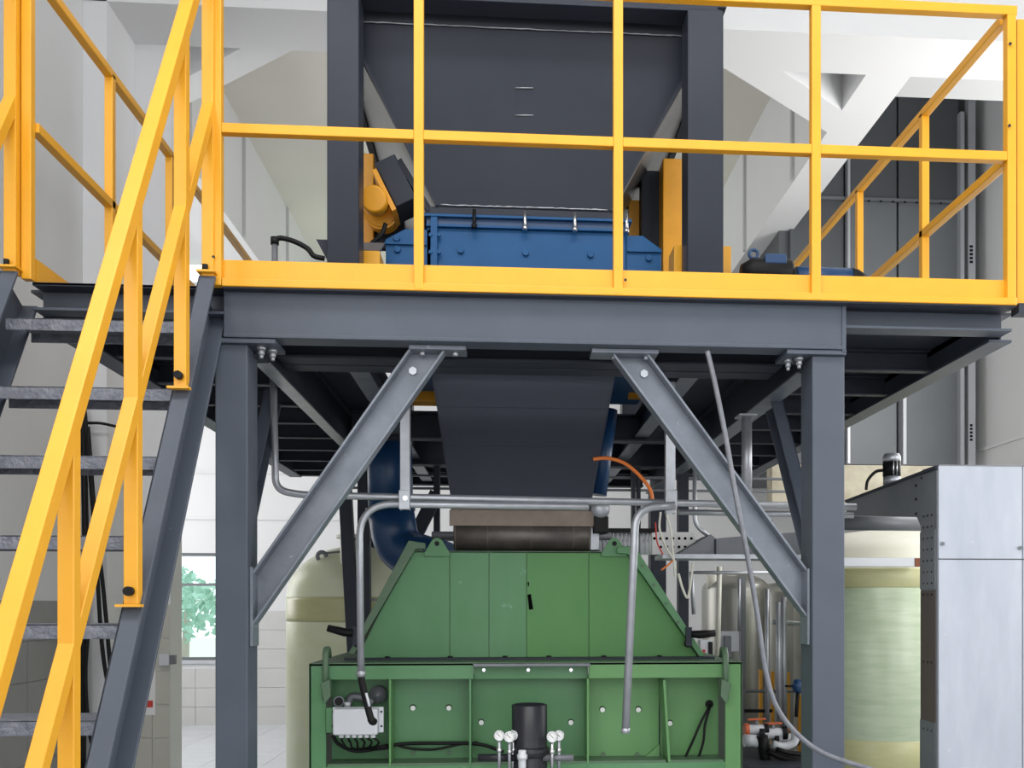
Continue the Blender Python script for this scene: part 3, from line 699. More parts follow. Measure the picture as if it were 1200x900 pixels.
# ================================================================== CHUTE, ROLLER
yc = 5.0
ch = thing('discharge_chute', 'dark grey tapering discharge chute hanging below the platform', 'chute', (PX(612, yc), yc+.3, PZ(610, 580, yc)))
a, b = P(513, 425, yc), P(714, 425, yc); c, d = P(530, 581, yc), P(692, 583, yc); zl1 = ZD+.05; 
a = V((a.x-.03, yc, zl1)); b = V((b.x+.03, yc, zl1)); c.z = d.z = (c.z+d.z)/2
levels = [(zl1, 0), (PZ(610, 478, yc), 1), (PZ(610, 523, yc), 2), (c.z, 3)]
def chx(z, s_):
    t_ = (zl1-z)/(zl1-c.z); return (a.x+(c.x-a.x)*t_) if s_ < 0 else (b.x+(d.x-b.x)*t_)
for i in range(3):
    z1, z0 = levels[i][0], levels[i+1][0]; off = -.0012*(2-i)
    MB().prism([(chx(z1, -1), yc+off, z1), (chx(z1, 1), yc+off, z1), (chx(z0, 1), yc+off, z0), (chx(z0, -1), yc+off, z0)], (0, .012, 0)).build('front_plate', M['chute'], ch, .001)
for s_ in (-1, 1):
    MB().prism([(chx(zl1, s_), yc, zl1), (chx(zl1, s_), yc+.65, zl1), (chx(c.z, s_), yc+.6, c.z), (chx(c.z, s_), yc, c.z)], (.01*s_, 0, 0)).build('side_plate', M['steel_d'], ch)
MB().prism([(a.x, yc+.65, zl1), (b.x, yc+.65, zl1), (d.x, yc+.6, c.z), (c.x, yc+.6, c.z)], (0, .01, 0)).build('rear_plate', M['steel_d'], ch)
yro = 5.15
ro = thing('drive_roller', 'dirty dark steel roller below the chute mouth above the green hood', 'roller', P(612, 622, yro))
z0 = PZ(611, 628, yro); x0, x1 = PX(532, yro), PX(691, yro)
MB().tube([(x0, yro, z0), (x0+.01, yro, z0), (x1-.01, yro, z0), (x1, yro, z0)], [.075, .085, .085, .075], 32).build('drum', M['roller'], ro)
MB().cyl((x0-.12, yro, z0), (x1+.12, yro, z0), .022, 14).build('shaft', M['galv_dark'], ro)
for px in (534, 572, 622, 671, 689):
    MB().tube([(PX(px, yro)-.002, yro, z0), (PX(px, yro)+.002, yro, z0)], .0865, 32).build('band', M['rust'], ro)
MB().box(x0-.02, x1+.02, yro-.085, yro-.07, PZ(611, 618, yro), PZ(611, 600, yro)).build('scraper', M['rust'], ro, .002)
t = thing('roller_guard', 'brown dusty sheet guard over the dark roller', 'guard', P(611, 590, 5.2))
MB().box(x0-.02, x1-.0, 5.18, 5.6, PZ(611, 601, 5.18), PZ(611, 577, 5.18)).build('sheet', M['rust'], t, .004)
MB().box(x1+.0, x1+.05, 5.12, 5.5, PZ(611, 645, 5.18), PZ(611, 585, 5.18)).build('end_bracket', M['galv'], t, .003)
t = thing('bearing_block', 'grey bearing block at the right end of the roller', 'bearing', P(705, 600, 5.1))
MB().lathe((PX(703, 5.1), 5.1, PZ(703, 597, 5.1)), [(.0, -.05), (.05, -.05), (.055, 0), (.045, .05), (0, .05)], 20, 'y').build('housing', M['galv'], t)
MB().box(PX(695, 5.1), PX(712, 5.1), 5.05, 5.2, PZ(703, 625, 5.1), PZ(703, 606, 5.1)).build('foot', M['black'], t, .004)
o = MB().box(PX(694, 5.3), PX(770, 5.3), 5.3, 5.34, PZ(730, 624, 5.3), PZ(730, 619, 5.3)).build('black_crossbar', M['black']); tag(o, 'thin black bar running right from the roller bearing', 'bar')
t = thing('ribbed_screen', 'pale corrugated plastic strip screen right of the roller', 'screen', P(730, 640, 5.35))
for i in range(15):
    x = PX(692+i*5, 5.35); MB().cyl((x, 5.36, PZ(730, 650, 5.36)), (x, 5.36, PZ(730, 624, 5.36)), .011, 8).build('strip', M['plastic'], t)

# ================================================================== GREEN MACHINE
yg = 4.72      # front plane of the frame
yi = yg+.16    # recessed panel
def G(px, py): return P(px, py, yg)
gx = lambda p: PX(p, yg)
gz = lambda q, p=610: PZ(p, q, yg)
gf = thing('green_press_frame', 'green painted steel frame of the machine with ribbed bays and a flat top', 'machine', (gx(615), yg+.8, 0))
ztp_ = gz(776.5)
MB().box(gx(362), gx(382), yg, yg+.02, 0, ztp_).build('end_post', M['green'], gf, .003)
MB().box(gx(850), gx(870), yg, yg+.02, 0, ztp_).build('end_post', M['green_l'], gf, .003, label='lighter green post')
MB().box(gx(362), gx(364.5), yg, yg+1.3, 0, ztp_).build('side_plate', M['green_d'], gf)
MB().box(gx(868), gx(870), yg, yg+1.3, 0, ztp_).build('side_plate', M['green_d'], gf)
MB().box(gx(364), gx(868), yg+.0, yg+1.3, ztp_-.012, ztp_+.002).build('top_plate', M['green_d'], gf)
ziB = PZ(610, 795.5, yg)
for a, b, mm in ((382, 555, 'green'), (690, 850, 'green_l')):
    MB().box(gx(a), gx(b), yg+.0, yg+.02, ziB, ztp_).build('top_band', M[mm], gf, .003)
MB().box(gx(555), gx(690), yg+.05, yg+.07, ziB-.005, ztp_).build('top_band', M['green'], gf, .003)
o = MB().box(gx(555), gx(691), yg-.05, yg+.06, ztp_-.018, ztp_-.002).build('centre_top_plate', M['galv_dark'], gf, .004, label='dark dusty steel plate')
z_lo = PZ(610, 893, yg)
bays = ((382, 457, 'green'), (457, 550, 'green'), (552, 688, 'green'), (690, 778, 'green_l'), (780, 850, 'green_l'))
holes = {1: ((484, 829), (526, 829)), 2: ((564, 846), (669, 846)), 3: ((706, 831), (748, 831)), 4: ((785, 847),)}
for i, (a, b, mm) in enumerate(bays):
    p_ = MB().box(gx(a), gx(b), yi, yi+.012, .15, ziB+.01).build('recessed_panel', M[mm], gf)
    for h in holes.get(i, ()):
        c_ = P(h[0], h[1], yi)
        MB().cyl(c_, c_+V((0, -.003, 0)), .016, 16).build('hole_rim', M['void'], p_)
        MB().cyl(c_+V((0, -.003, -.003)), c_+V((0, -.0045, -.003)), .013, 16).build('hole', M['hole'], p_, label='bright drilled hole')
for h in ((484, 882), (526, 882), (707, 884), (747, 884)):
    c_ = P(h[0], h[1], yi); MB().bolt(c_, .013, .012).build('bolt', M['green_d'], gf)
for px, py in ((567, 785), (619, 785), (669, 785)):
    c_ = P(px, py, yg+.05); MB().bolt(c_, .010, .010).build('bolt', M['chrome'], gf)
for px, mm in ((457, 'green_l'), (551, 'green'), (689, 'green_l')):
    MB().box(gx(px)-.005, gx(px)+.005, yg, yi, .1, ziB).build('rib', M[mm], gf, .001)
# tapering gusset rib at right
for dx in (0,):
    p0, p1 = P(777, 797, yg), P(783, 893, yg)
    MB().prism([p0, p0+V((.012, 0, 0)), p1+V((.012, 0, 0)), p1], (0, .16, 0)).build('rib', M['green_l'], gf)
MB().prism([P(756, 886, yi-.01), P(772, 872, yi-.01), P(772, 890, yi-.01)], (0, -.02, 0)).build('gusset', M['green_l'], gf)
for a, b in ((382, 457), (457, 551), (551, 689), (689, 782), (782, 850)):
    MB().box(gx(a)+.006, gx(b)-.006, yg+.004, yi, z_lo-.012, z_lo).build('ledge', M['green_d'], gf)
for a, b, q in ((382, 460, 888), (555, 560, 795), (683, 688, 797)):
    pass
m = MB(); m.box(gx(382), gx(850), yg, yg+.012, .0, z_lo-.012); m.build('lower_band', M['green'], gf, .002)
for px, mm, s_ in ((381.5, 'green_d', 1), (850, 'green_d', -1)):
    q = P(px, 764, yg-.02)
    m = MB(); m.tube([(q.x, yg-.02, PZ(px, 820, yg)), (q.x, yg-.02, PZ(px, 766, yg)), (q.x, yg+.0, PZ(px, 761, yg)), (q.x, yg+.04, PZ(px, 761, yg)), (q.x, yg+.06, PZ(px, 770, yg))], .016, 12)
    m.build('clamp_bar', M[mm], gf)
    MB().prism([P(px-4*s_, 800, yg-.004), P(px+7*s_, 795, yg-.004), P(px+8*s_, 815, yg-.004), P(px+1*s_, 824, yg-.004)], (0, -.05, 0)).build('clamp_gusset', M['green_d'], gf, .003)
# hood
yhd = 4.98
hd = thing('green_hood', 'green trapezoid steel hood with lifting lugs on top of the green frame', 'hood', (PX(610, yhd), yhd+.5, ztp_))
h0 = ztp_+.004
tl, tr = P(479, 645, yhd), P(738, 648, yhd); bl, br_ = P(418, 770, yhd), P(820, 772, yhd)
ztl = (tl.z+tr.z)/2
xs_ = [479, 527, 573, 617, 690, 738]
bx_ = [418, 527, 573, 617, 690, 820]
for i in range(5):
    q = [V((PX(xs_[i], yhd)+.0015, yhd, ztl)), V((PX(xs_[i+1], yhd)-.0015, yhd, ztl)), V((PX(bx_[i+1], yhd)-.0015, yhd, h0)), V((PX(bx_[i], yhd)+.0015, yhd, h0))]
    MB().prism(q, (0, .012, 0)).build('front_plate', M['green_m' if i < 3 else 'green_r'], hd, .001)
m = MB().prism([V((PX(479, yhd), yhd+.01, ztl)), V((PX(738, yhd), yhd+.01, ztl)), V((PX(820, yhd), yhd+.01, h0)), V((PX(418, yhd), yhd+.01, h0))], (0, .01, 0)).build('backing', M['green_d'], hd)
MB().box(PX(479, yhd), PX(738, yhd), yhd, yhd+.75, ztl-.006, ztl+.003).build('top_plate', M['green_d'], hd)
for s_, top, cor, bot, sh, mm in ((-1, (499, 637), (480, 634), (410, 765), 0, 'green_d'), (1, (722, 642), (742, 640), (824, 768), 0, 'green')):
    T, K, Bt = P(*top, yhd), P(*cor, yhd), P(*bot, yhd)
    q = [T, K, Bt, Bt+V((.03*-s_, 0, -.005)), K+V((-.035*s_, 0, -.045)), T+V((0, 0, -.03))]
    MB().prism(q, (0, -.05, 0)).build('edge_flange', M[mm], hd, .003)
    for k in range(5):
        c_ = K.lerp(Bt, .15+.17*k)+V((-.016*s_, -.05, -.02)); MB().bolt(c_, .009, .008).build('bolt', M['green_d'], hd)
    MB().bar(K+V((-.034*s_, -.03, -.04)), Bt+V((-.034*s_, -.03, 0)), .006, .02).build('seal', M['black'], hd)
    MB().bar(K+V((0, .35, 0)), Bt+V((0, .35, 0)), .01, .7).build('side_plate', M['green_d'], hd)
for px in (512, 720):
    y0, yt = 645, 629; c_ = P(px, 637, yhd-.02); r = .022
    q = [P(px-15, 652, yhd-.02), P(px+15, 652, yhd-.02), P(px+15, 648, yhd-.02), P(px+6, 633, yhd-.02), P(px+2, 630.5, yhd-.02), P(px-2, 630.5, yhd-.02), P(px-6, 633, yhd-.02), P(px-15, 648, yhd-.02)]
    lg = MB().prism(q, (0, .018, 0)).build('lifting_lug', M['green'], hd, .002)
    MB().cyl(c_+V((0, .004, 0)), c_+V((0, -.003, 0)), .013, 16).build('lug_hole', M['black'], lg)
m = MB().prism([P(618, 697, yhd), P(622, 696, yhd), P(623, 702, yhd), P(625, 714, yhd), P(620, 714.5, yhd), P(619, 705, yhd)], (0, -.003, 0)).build('torn_opening', M['void'], hd, label='small black slot in the front plate')
MB().prism([P(618, 682, yhd), P(620, 682, yhd), P(620, 687, yhd), P(619, 687, yhd)], (0, -.003, 0)).build('torn_opening', M['void'], hd, label='small black nick in the front plate')
m = MB().box(PX(405, yhd), PX(835, yhd), yhd-.05, yhd+.01, h0-.002, h0+.01).build('base_gasket', M['steel_d'], hd)
for px in (455, 528, 592, 643, 707, 772): MB().bolt((PX(px, yhd), yhd-.03, h0+.008), .013, .01, (0, 0, 1)).build('bolt', M['black'], hd)
for s_, p0, p1, lab in ((-1, (414, 742), (384, 736), 'black grip handle on the left foot of the green hood'), (1, (810, 743), (838, 742), 'black grip handle on the right foot of the green hood')):
    t = thing('hood_handle', lab, 'handle', P(*p0, yhd-.08))
    MB().tube([P(*p0, yhd-.08), P((p0[0]*2+p1[0])/3, (p0[1]*2+p1[1])/3+1, yhd-.08), P(*p1, yhd-.08)], [.018, .022, .018], 14).build('grip', M['black'], t)
    MB().ring(P(p0[0]-4*-s_*-1, p0[1]+11, yhd-.08), .018, .004).build('wire_ring', M['black'], t)
    MB().bar(P(p0[0]+3*-s_, p0[1]-8, yhd-.07), P(p0[0]+3*-s_, p0[1]+14, yhd-.07), .03, .03).build('bracket', M['steel_d'], t)
# junction box on frame
yj = yg-.03
jb = thing('junction_box', 'light grey plastic junction box with six cable glands in the left green bay', 'junction box', P(419, 862, yj))
MB().box(PX(389, yj), PX(449, yj), yj+.012, yj+.026, PZ(419, 859, yj), PZ(419, 829, yj)).build('mounting_flange', M['plastic'], jb, .003)
MB().box(PX(392, yj), PX(444, yj), yj-.05, yj+.012, PZ(419, 860, yj), PZ(419, 829.5, yj)).build('lid', M['plastic'], jb, .008)
m = MB()
for px, py in ((390.5, 834), (390.5, 851), (447, 834), (447, 851)): m.tube([P(px, py, yj+.010), P(px, py, yj+.013)], .0055, 10)
m.build('screw', M['black'], jb)
for k in range(6):
    px = 400+k*7.4; g_ = MB().cyl(P(px, 860, yj-.02), P(px, 864.5, yj-.02), .0125, 12).build('cable_gland', M['plastic'], jb, .002)
    MB().tube(spline([P(px, 864, yj-.02), P(px+2+k, 870, yj-.0), P(px+12-(k*2), 878, yj+.06), P(455+k, 873+k*.8, yj+.10)]), .0055, 8).build('cable', M['black'], g_)
o = MB().tube(spline([P(390, 862, yj+.05), P(397, 872, yj+.06), P(415, 880, yj+.08), P(440, 878, yj+.1), P(470, 872, yi-.03), P(510, 871, yi-.03), P(560, 872, yi-.03), P(590, 881, yi-.03)]), .009, 10).build('power_cable', M['black']); tag(o, 'thick black cable sagging across the left green bays to the pipe', 'cable')
o = MB().tube(spline([P(458, 871, yi-.03), P(480, 877, yi-.03), P(510, 878, yi-.03), P(540, 872, yi-.03), P(560, 870, yi-.03)]), .006, 8).build('power_cable', M['black']); tag(o, 'thinner black cable drooping lowest below the two drilled holes', 'cable')
o = MB().box(PX(383, yg), PX(390, yg), yg-.02, yg+.01, PZ(386, 858, yg), PZ(386, 829, yg)).build('box_bracket', M['green'], gf, .002)
t = thing('pvc_flange', 'grey plastic flanged pipe end above the junction box', 'pipe fitting', P(443, 814, yi-.05))
MB().lathe(P(443, 814, yi-.05), [(0, -.03), (.012, -.03), (.014, -.022), (.026, -.022), (.028, -.01), (.044, -.008), (.046, .01), (.03, .012), (.03, .05), (0, .05)], 28, 'y').build('flange', M['galv_dark'], t)
MB().tube(spline([P(438, 824, yi-.05), P(425, 818, yi-.05), P(412, 817, yi-.05), P(407, 828, yi-.05)]), .02, 14).build('elbow', M['galv_dark'], t)
MB().cyl(P(397, 822, yi-.08), P(397, 822, yi), .027, 20).build('socket', M['galv_dark'], t)
MB().cyl(P(397, 822, yi-.082), P(397, 822, yi-.079), .021, 20).build('socket_bore', M['black'], t)
MB().cyl(P(407, 828, yi-.09), P(407, 823, yi-.09), .016, 14).build('nipple', M['plastic'], t)
# cable pair out of the hole at right bay
t = thing('twin_cable', 'pair of black cables from a grommet hole in the right green bay', 'cable', P(830, 824, yi-.02))
c_ = P(831, 825, yi)
MB().cyl(c_, c_+V((0, -.005, 0)), .022, 20).build('grommet', M['black'], t)
MB().tube(spline([c_+V((0, -.01, 0)), P(829, 832, yi-.05), P(822, 845, yi-.06), P(812, 868, yi-.06), P(801, 892, yi-.05)]), .007, 8).build('cable', M['black'], t)
MB().tube(spline([c_+V((.004, -.01, 0)), P(830, 835, yi-.06), P(826, 850, yi-.06), P(824, 870, yi-.06), P(817, 892, yi-.05)]), .007, 8).build('cable', M['black'], t)
o = MB().tube(spline([P(690, 893, yi-.05), P(705, 891, yi-.06), P(725, 890, yi-.06), P(740, 893, yi-.05)]), .006, 8).build('ledge_cable', M['black']); tag(o, 'short black cable lying on the ledge below the hanging conduit', 'cable')
# black pipe & gauges
yp = 4.45
bp = thing('black_pipe', 'thick black plastic pipe standing open-topped in front of the green machine', 'pipe', P(620, 960, yp))
pc = lambda py: P(620.5, py, yp)
MB().lathe((pc(826).x, yp, 0), [(0, .3), (.084, .3), (.084, pc(826).z), (.074, pc(825).z), (.070, pc(850).z), (0, pc(850).z)], 36).build('pipe', M['blackpipe'], bp)
MB().lathe((pc(826).x, yp, 0), [(.084, pc(886).z), (.096, pc(884).z), (.098, pc(877).z), (.086, pc(874).z)], 36).build('collar', M['blackpipe'], bp)
t = thing('gauge_manifold', 'dark pipe manifold with brass and steel fittings beside the black pipe', 'manifold', P(620, 890, yp-.05))
MB().cyl(P(560, 888, yp-.05), P(606, 888, yp-.05), .018, 14).build('left_pipe', M['blackpipe'], t)
MB().cyl(P(636, 888, yp-.05), P(672, 888, yp-.05), .016, 14).build('right_pipe', M['galv_dark'], t)
MB().cyl(P(612, 879, yp-.12), P(612, 900, yp-.12), .018, 12).build('valve', M['plastic'], t, .003)
MB().cyl(P(612, 884, yp-.125), P(612, 890, yp-.125), .024, 6).build('valve_nut', M['plastic'], t)
for i, (px, py, dy, r) in enumerate(((585, 862, 0, .0245), (601, 862, .04, .024), (597, 863.5, 0, .026), (647, 863.5, 0, .026), (655, 862, .04, .0245))):
    lab = ['round white pressure gauge furthest left of the black pipe', 'white pressure gauge half hidden, nearest the black pipe on its left', 'front white pressure gauge just left of the black pipe', 'front white pressure gauge just right of the black pipe', 'white pressure gauge half hidden, furthest right of the black pipe'][i]
    y = yp-.10+dy; c_ = P(px, py, y)
    t = thing('pressure_gauge', lab, 'gauge', c_, 'pressure gauges round the black pipe')
    MB().lathe(c_, [(0, .022), (r, .022), (r+.001, 0), (r*.9, -.004), (r*.85, 0), (0, 0)], 28, 'y').build('case', M['chrome'], t)
    MB().cyl(c_+V((0, -.001, 0)), c_+V((0, -.0015, 0)), r*.84, 24).build('dial', M['paper'], t)
    mm = MB(); 
    for k in range(9):
        an = math.radians(-45+k*33.75); mm.obb(c_+V((math.cos(an)*r*.68, -.002, math.sin(an)*r*.68)), (math.cos(an)*r*.10, 0, math.sin(an)*r*.10), (0, .0004, 0), (-math.sin(an)*.0008, 0, math.cos(an)*.0008))
    mm.obb(c_+V((-.003, -.0025, .003)), V((-1, 0, 1)).normalized()*r*.5, (0, .0004, 0), V((1, 0, 1)).normalized()*.0011)
    mm.build('needle', M['black'], t)
    MB().cyl(c_+V((0, .01, -r)), c_+V((0, .01, -.16)), .0075, 10).build('stem', M['chrome' if i % 2 else 'galv'], t)
    MB().cyl(c_+V((0, .01, -r-.055)), c_+V((0, .01, -r-.035)), .013, 6).build('stem_nut', M['chrome'], t)

# ================================================================== CONDUITS under the platform
yq = 4.35
def Q(px, py, dy=0): return P(px, py, yq+dy)
t = thing('conduit_pipe', 'long galvanised conduit dropping at left then running right under the platform', 'conduit', Q(430, 583))
MB().tube(arc([Q(320, 436), Q(323, 574), Q(352, 580), Q(1003, 594)], .12), .0165, 14).build('pipe', M['galv'], t)
t = thing('conduit_pipe', 'galvanised conduit bending down to the junction box at left', 'conduit', Q(423, 790))
MB().tube(arc([Q(423, 787, -.02), Q(421, 590, -.02), Q(690, 594, -.02)], .16, 12), .0165, 14).build('pipe', M['galv'], t)
MB().cyl(Q(423, 786, -.02), Q(423, 793, -.02), .021, 14).build('end_collar', M['galv'], t)
MB().tube(spline([Q(423, 793, -.02), Q(426, 808, -.02), Q(430, 825, -.02), Q(435, 843, -.03), Q(438, 846, -.01)]), [.016]*24+[.018]*9, 12).build('cable_bundle', M['black'], t, label='black taped cable bundle')
MB().tube([Q(429, 812, -.045), Q(433, 828, -.05)], .006, 8).build('cable_tie', M['plastic'], t)
t = thing('conduit_pipe', 'galvanised conduit bending down and hanging open-ended over the green machine', 'conduit', Q(733, 858))
MB().tube(arc([Q(733, 858, -.10), Q(745, 596, -.10), Q(790, 592, -.06), ], .13, 12), .0185, 14).build('pipe', M['galv'], t)
MB().cyl(Q(733, 853, -.10), Q(733, 859, -.10), .021, 14).build('end_bush', M['galv'], t)
t = thing('conduit_pipe', 'lower galvanised conduit running right from the hanging one to the grey column', 'conduit', Q(900, 603))
MB().tube([Q(795, 600, .1), Q(1000, 604, .1)], .014, 12).build('pipe', M['galv'], t)
for px, y0, y1, lab in ((475, 478, 598, 'slotted galvanised strut left of the chute carrying the conduits'), (785, 500, 602, 'slotted galvanised strut right of the chute carrying the conduits')):
    t = thing('strut_hanger', lab, 'strut', Q(px, y1))
    tp = Q(px, y0); tp.z = ZBm+.0
    MB().chan(tp, Q(px, y1, -.03)*1.0, .045, .04, (1, 0, 0) if 0 else (0, 1, 0), .004, .004).build('channel', M['galv'], t, .002)
    MB().bolt(Q(px, 584 if px < 600 else 589, -.055), .013, .012).build('bolt', M['chrome'], t)
    MB().box(Q(px, 590).x-.024, Q(px, 590).x+.024, yq-.055, yq-.05, Q(px, 598).z, Q(px, 576).z).build('clamp', M['galv'], t, .002)
t = thing('hanger_pole', 'round galvanised pole with a top flange hanging from the right long beam', 'pole', Q(875, 575))
MB().cyl(Q(875, 489, .2), Q(875, 586, .2), .0255, 16).build('tube', M['galv'], t)
MB().box(Q(875, 0, .2).x-.05, Q(875, 0, .2).x+.04, yq+.15, yq+.25, Q(875, 489, .2).z, Q(875, 489, .2).z+.008).build('flange', M['galv'], t)
t = thing('hanger_pole', 'thin galvanised pole right of the slotted strut, hooked at its foot', 'pole', P(815, 640, 5.2))
MB().tube(arc([P(814, 545, 5.2), P(814, 615, 5.2), P(830, 628, 5.2)], .1), .012, 12).build('tube', M['galv'], t)
o = MB().tube(spline([P(829, 412, 3.66), P(838, 450, 3.64), P(850, 510, 3.62), P(862, 580, 3.61), P(872, 630, 3.60), P(881, 680, 3.60), P(889, 730, 3.60), P(897, 785, 3.60), P(910, 828, 3.60), P(936, 862, 3.60), P(970, 885, 3.60), P(1025, 903, 3.60)], 10), .0105, 12).build('flexible_conduit', M['flexc']); tag(o, 'thin flexible metal conduit snaking down in front of the right brace and column', 'conduit')
o = MB().tube(spline([P(695, 538, 5.0), P(712, 537, 5.0), P(732, 543, 5.0), P(750, 558, 5.0), P(762, 574, 5.0), P(765, 590, 5.0)]), .010, 12).build('orange_hose', M['orange']); tag(o, 'thin orange hose arching right from behind the chute', 'hose')
# blue ducts
t = thing('blue_duct', 'large dark blue round duct with elbow behind the left brace', 'duct', P(455, 620, 6.2))
MB().tube([P(456, 500, 6.2), P(458, 600, 6.2)], .145, 28).build('pipe', M['blue_d'], t)
MB().tube(arc([P(458, 600, 6.2), P(466, 645, 6.2), P(520, 662, 6.0)], .3, 10), .15, 28).build('elbow', M['blue_d'], t)
MB().tube([P(457.5, 594, 6.2), P(458, 600, 6.2)], .16, 28).build('joint_ring', M['blue_d'], t)
o = MB().tube([P(713, 480, 5.5), P(700, 580, 5.5)], .055, 20).build('blue_pipe', M['blue_d']); tag(o, 'slim dark blue pipe just right of the chute', 'pipe')
# rear framework seen under deck
t = thing('rear_stand', 'dark steel stand with thin pale rails behind the chute under the deck', 'stand', P(620, 650, 7.0))
for px, w_ in ((403, 14), (427, 14), (512, 7), (742, 4), (748, 4), (800, 12)):
    MB().bar(P(px, 545, 7.0), P(px+(14 if px == 403 else 0), 800, 7.0), w_/sc(7.0), .08).build('upright', M['steel_d'], t)
for py in (558, 573, 703, 633):
    MB().box(PX(405, 7.0), PX(935 if py < 700 else 500, 7.0), 7.0, 7.03, PZ(600, py+1.3, 7.0), PZ(600, py-1.3, 7.0)).build('rail', M['galv_dark'], t)
MB().bar(P(512, 578, 6.9), P(478, 645, 6.9), .10, .06).build('diagonal', M['steel_d'], t)
# tray of the cable ladder and perforated panel right
t = thing('perforated_panel', 'white perforated terminal panel with two rows of holes right of the green hood', 'panel', P(790, 640, 5.3))
MB().box(PX(764, 5.3), PX(815, 5.3), 5.3, 5.33, PZ(790, 650, 5.3), PZ(790, 623.5, 5.3)).build('plate', M['paper'], t, .002)
m = MB()
for r_, py in enumerate((631, 641)):
    for k in range(7):
        if r_ and k == 0: continue
        m.tube([P(767+k*7.2, py, 5.299), P(767+k*7.2, py, 5.296)], .0085, 10)
m.build('hole', M['void'], t, kind='stuff')
t = thing('cable_trough', 'grey folded steel cable trough running right towards the column', 'trough', P(850, 640, 5.1))
m = MB().prism([P(793, 650, 5.1), P(833, 626, 5.1), P(839, 631, 5.1), P(875, 628, 5.1), P(960, 622, 5.1), P(960, 650, 5.1)], (0, .25, 0)); m.build('trough', M['galv_dark'], t, .002)
MB().box(PX(838, 5.1)-.004, PX(838, 5.1)+.004, 5.088, 5.1, PZ(838, 650, 5.1), PZ(838, 632, 5.1)).build('tray_joint', M['steel_d'], t)
MB().box(PX(775, 5.08), PX(965, 5.08), 5.04, 5.3, PZ(850, 655, 5.08), PZ(850, 650, 5.08)).build('tray_lip', M['galv'], t)
for i, (pts, mm, r, lab) in enumerate((
        ([(774, 600), (773, 620), (780, 640), (789, 655), (792, 668)], 'cream', .006, 'cream wire hanging in front of the perforated panel'),
        ([(781, 603), (786, 622), (789, 650), (791, 675)], 'cream', .006, 'cream wire beside the strut foot, behind the white panel edge'),
        ([(768, 612), (770, 635), (777, 650)], 'red', .004, 'thin red wire at left edge of the perforated panel'),
        ([(790, 655), (783, 662), (775, 668)], 'orange', .005, 'short orange wire pair below the perforated panel'),
        ([(858, 604), (870, 615), (888, 622), (905, 610)], 'black', .006, 'black wire looping over the cable trough'),
        ([(795, 672), (800, 690), (806, 700), (810, 678), (812, 660)], 'cream', .007, 'cream hose looping below the trough'))):
    o = MB().tube(spline([P(a, b, 5.0) for a, b in pts]), r, 8).build('wire', M[mm]); tag(o, lab, 'wire')
# ================================================================== TANKS
def tank(name, label, px, Y, rpx, ytop, ybot, mm, dome=.3, cat='tank', z0=None, lobe=None):
    c = P(px, ytop, Y); r = rpx/sc(Y); zb = max(0.0, P(px, ybot, Y).z) if z0 is None else z0
    t = thing(name, label, cat, (c.x, Y, zb)); h = c.z
    prof = [(0, zb), (r*.9, zb), (r, zb+.06)]+[(r, h-dome*r)]
    prof += [(r*math.cos(a), h-dome*r+dome*r*math.sin(a)) for a in [i*PI/2/8 for i in range(1, 8)]]+[(0.0, h)]
    MB().lathe((c.x, Y, 0), prof, 56).build('shell', M[mm], t)
    return t, c, r
t, c, r = tank('fibreglass_tank', 'cream green fibreglass tank standing left behind the green machine', 418, 7.7, 78, 640, 900, 'frp_l', .75, z0=0)
MB().cyl((c.x, 7.7, c.z-.02), (c.x, 7.7, c.z+.06), .10, 20).build('neck', M['cream'], t)
MB().cyl((c.x, 7.7, c.z+.06), (c.x, 7.7, c.z+.085), .16, 20).build('neck_flange', M['cream'], t)
MB().lathe((c.x, 7.7, 0), [(r, PZ(340, 728, 7.7)), (r+.004, PZ(340, 724, 7.7)), (r+.004, PZ(340, 704, 7.7)), (r, PZ(340, 700, 7.7))], 56).build('resin_band', M['frp_y'], t, label='yellow green band')
m = MB().ring(P(377, 652, 7.4), .033, .016); m.build('lifting_eye', M['galv_dark'], t)
MB().tube([P(383, 648, 7.4), P(403, 646, 7.4)], .008, 8).build('eye_rod', M['galv_dark'], t)
MB().tube([P(404, 625, 7.35), P(404, 690, 7.25)], .035, 12).build('riser', M['cream'], t)
t, c, r = tank('fibreglass_tank', 'translucent green fibreglass tank between the right column and the metal cabinet', 1026, 6.9, 76, 668, 893, 'frp', .08)
zb = PZ(1026, 893, 6.9)
for z0_, z1_ in ((zb+.0, zb+.22), (PZ(1026, 690, 6.9), PZ(1026, 668, 6.9))):
    MB().lathe((c.x, 6.9, 0), [(r, z0_), (r+.006, z0_+.01), (r+.006, z1_-.01), (r, z1_)], 56).build('end_band', M['frp_y'], t, label='yellowish band')
o = MB().box(c.x-r, c.x+r, 6.6, 7.5, 0, zb-.03).build('tank_plinth', M['steel_d']); tag(o, 'low dark plinth under the right fibreglass tank', 'plinth')
MB().box(c.x-r+.05, c.x+r-.05, 6.7, 7.3, zb-.03, zb+.01).build('tank_pad', M['black'], o)
o = MB().box(PX(985, 6.3), PX(1081, 6.3), 6.3, 6.36, PZ(1030, 664, 6.3), PZ(1030, 653.5, 6.3)).build('clamp_beam', M['alu'], None, .003); tag(o, 'pale galvanised bar with rusty end across the top of the right tank', 'bar')
MB().box(PX(1072, 6.3), PX(1081, 6.3), 6.294, 6.3, PZ(1030, 664, 6.3), PZ(1030, 654, 6.3)).build('rusty_end', mat('rust_brown', (.25, .09, .05), .8), o, label='rusty brown end')
t, c, r = tank('white_tank', 'big white tank dome behind the galvanised bar at right', 1040, 8.4, 110, 622, 900, 'cream', .25)
t = thing('grey_duct', 'dull grey round duct passing behind the right column into the cabinet frame', 'duct', P(1030, 613, 5.4))
MB().tube([P(985, 613, 5.4), P(1080, 614, 5.4)], .042, 20).build('pipe', M['galv_dark'], t)
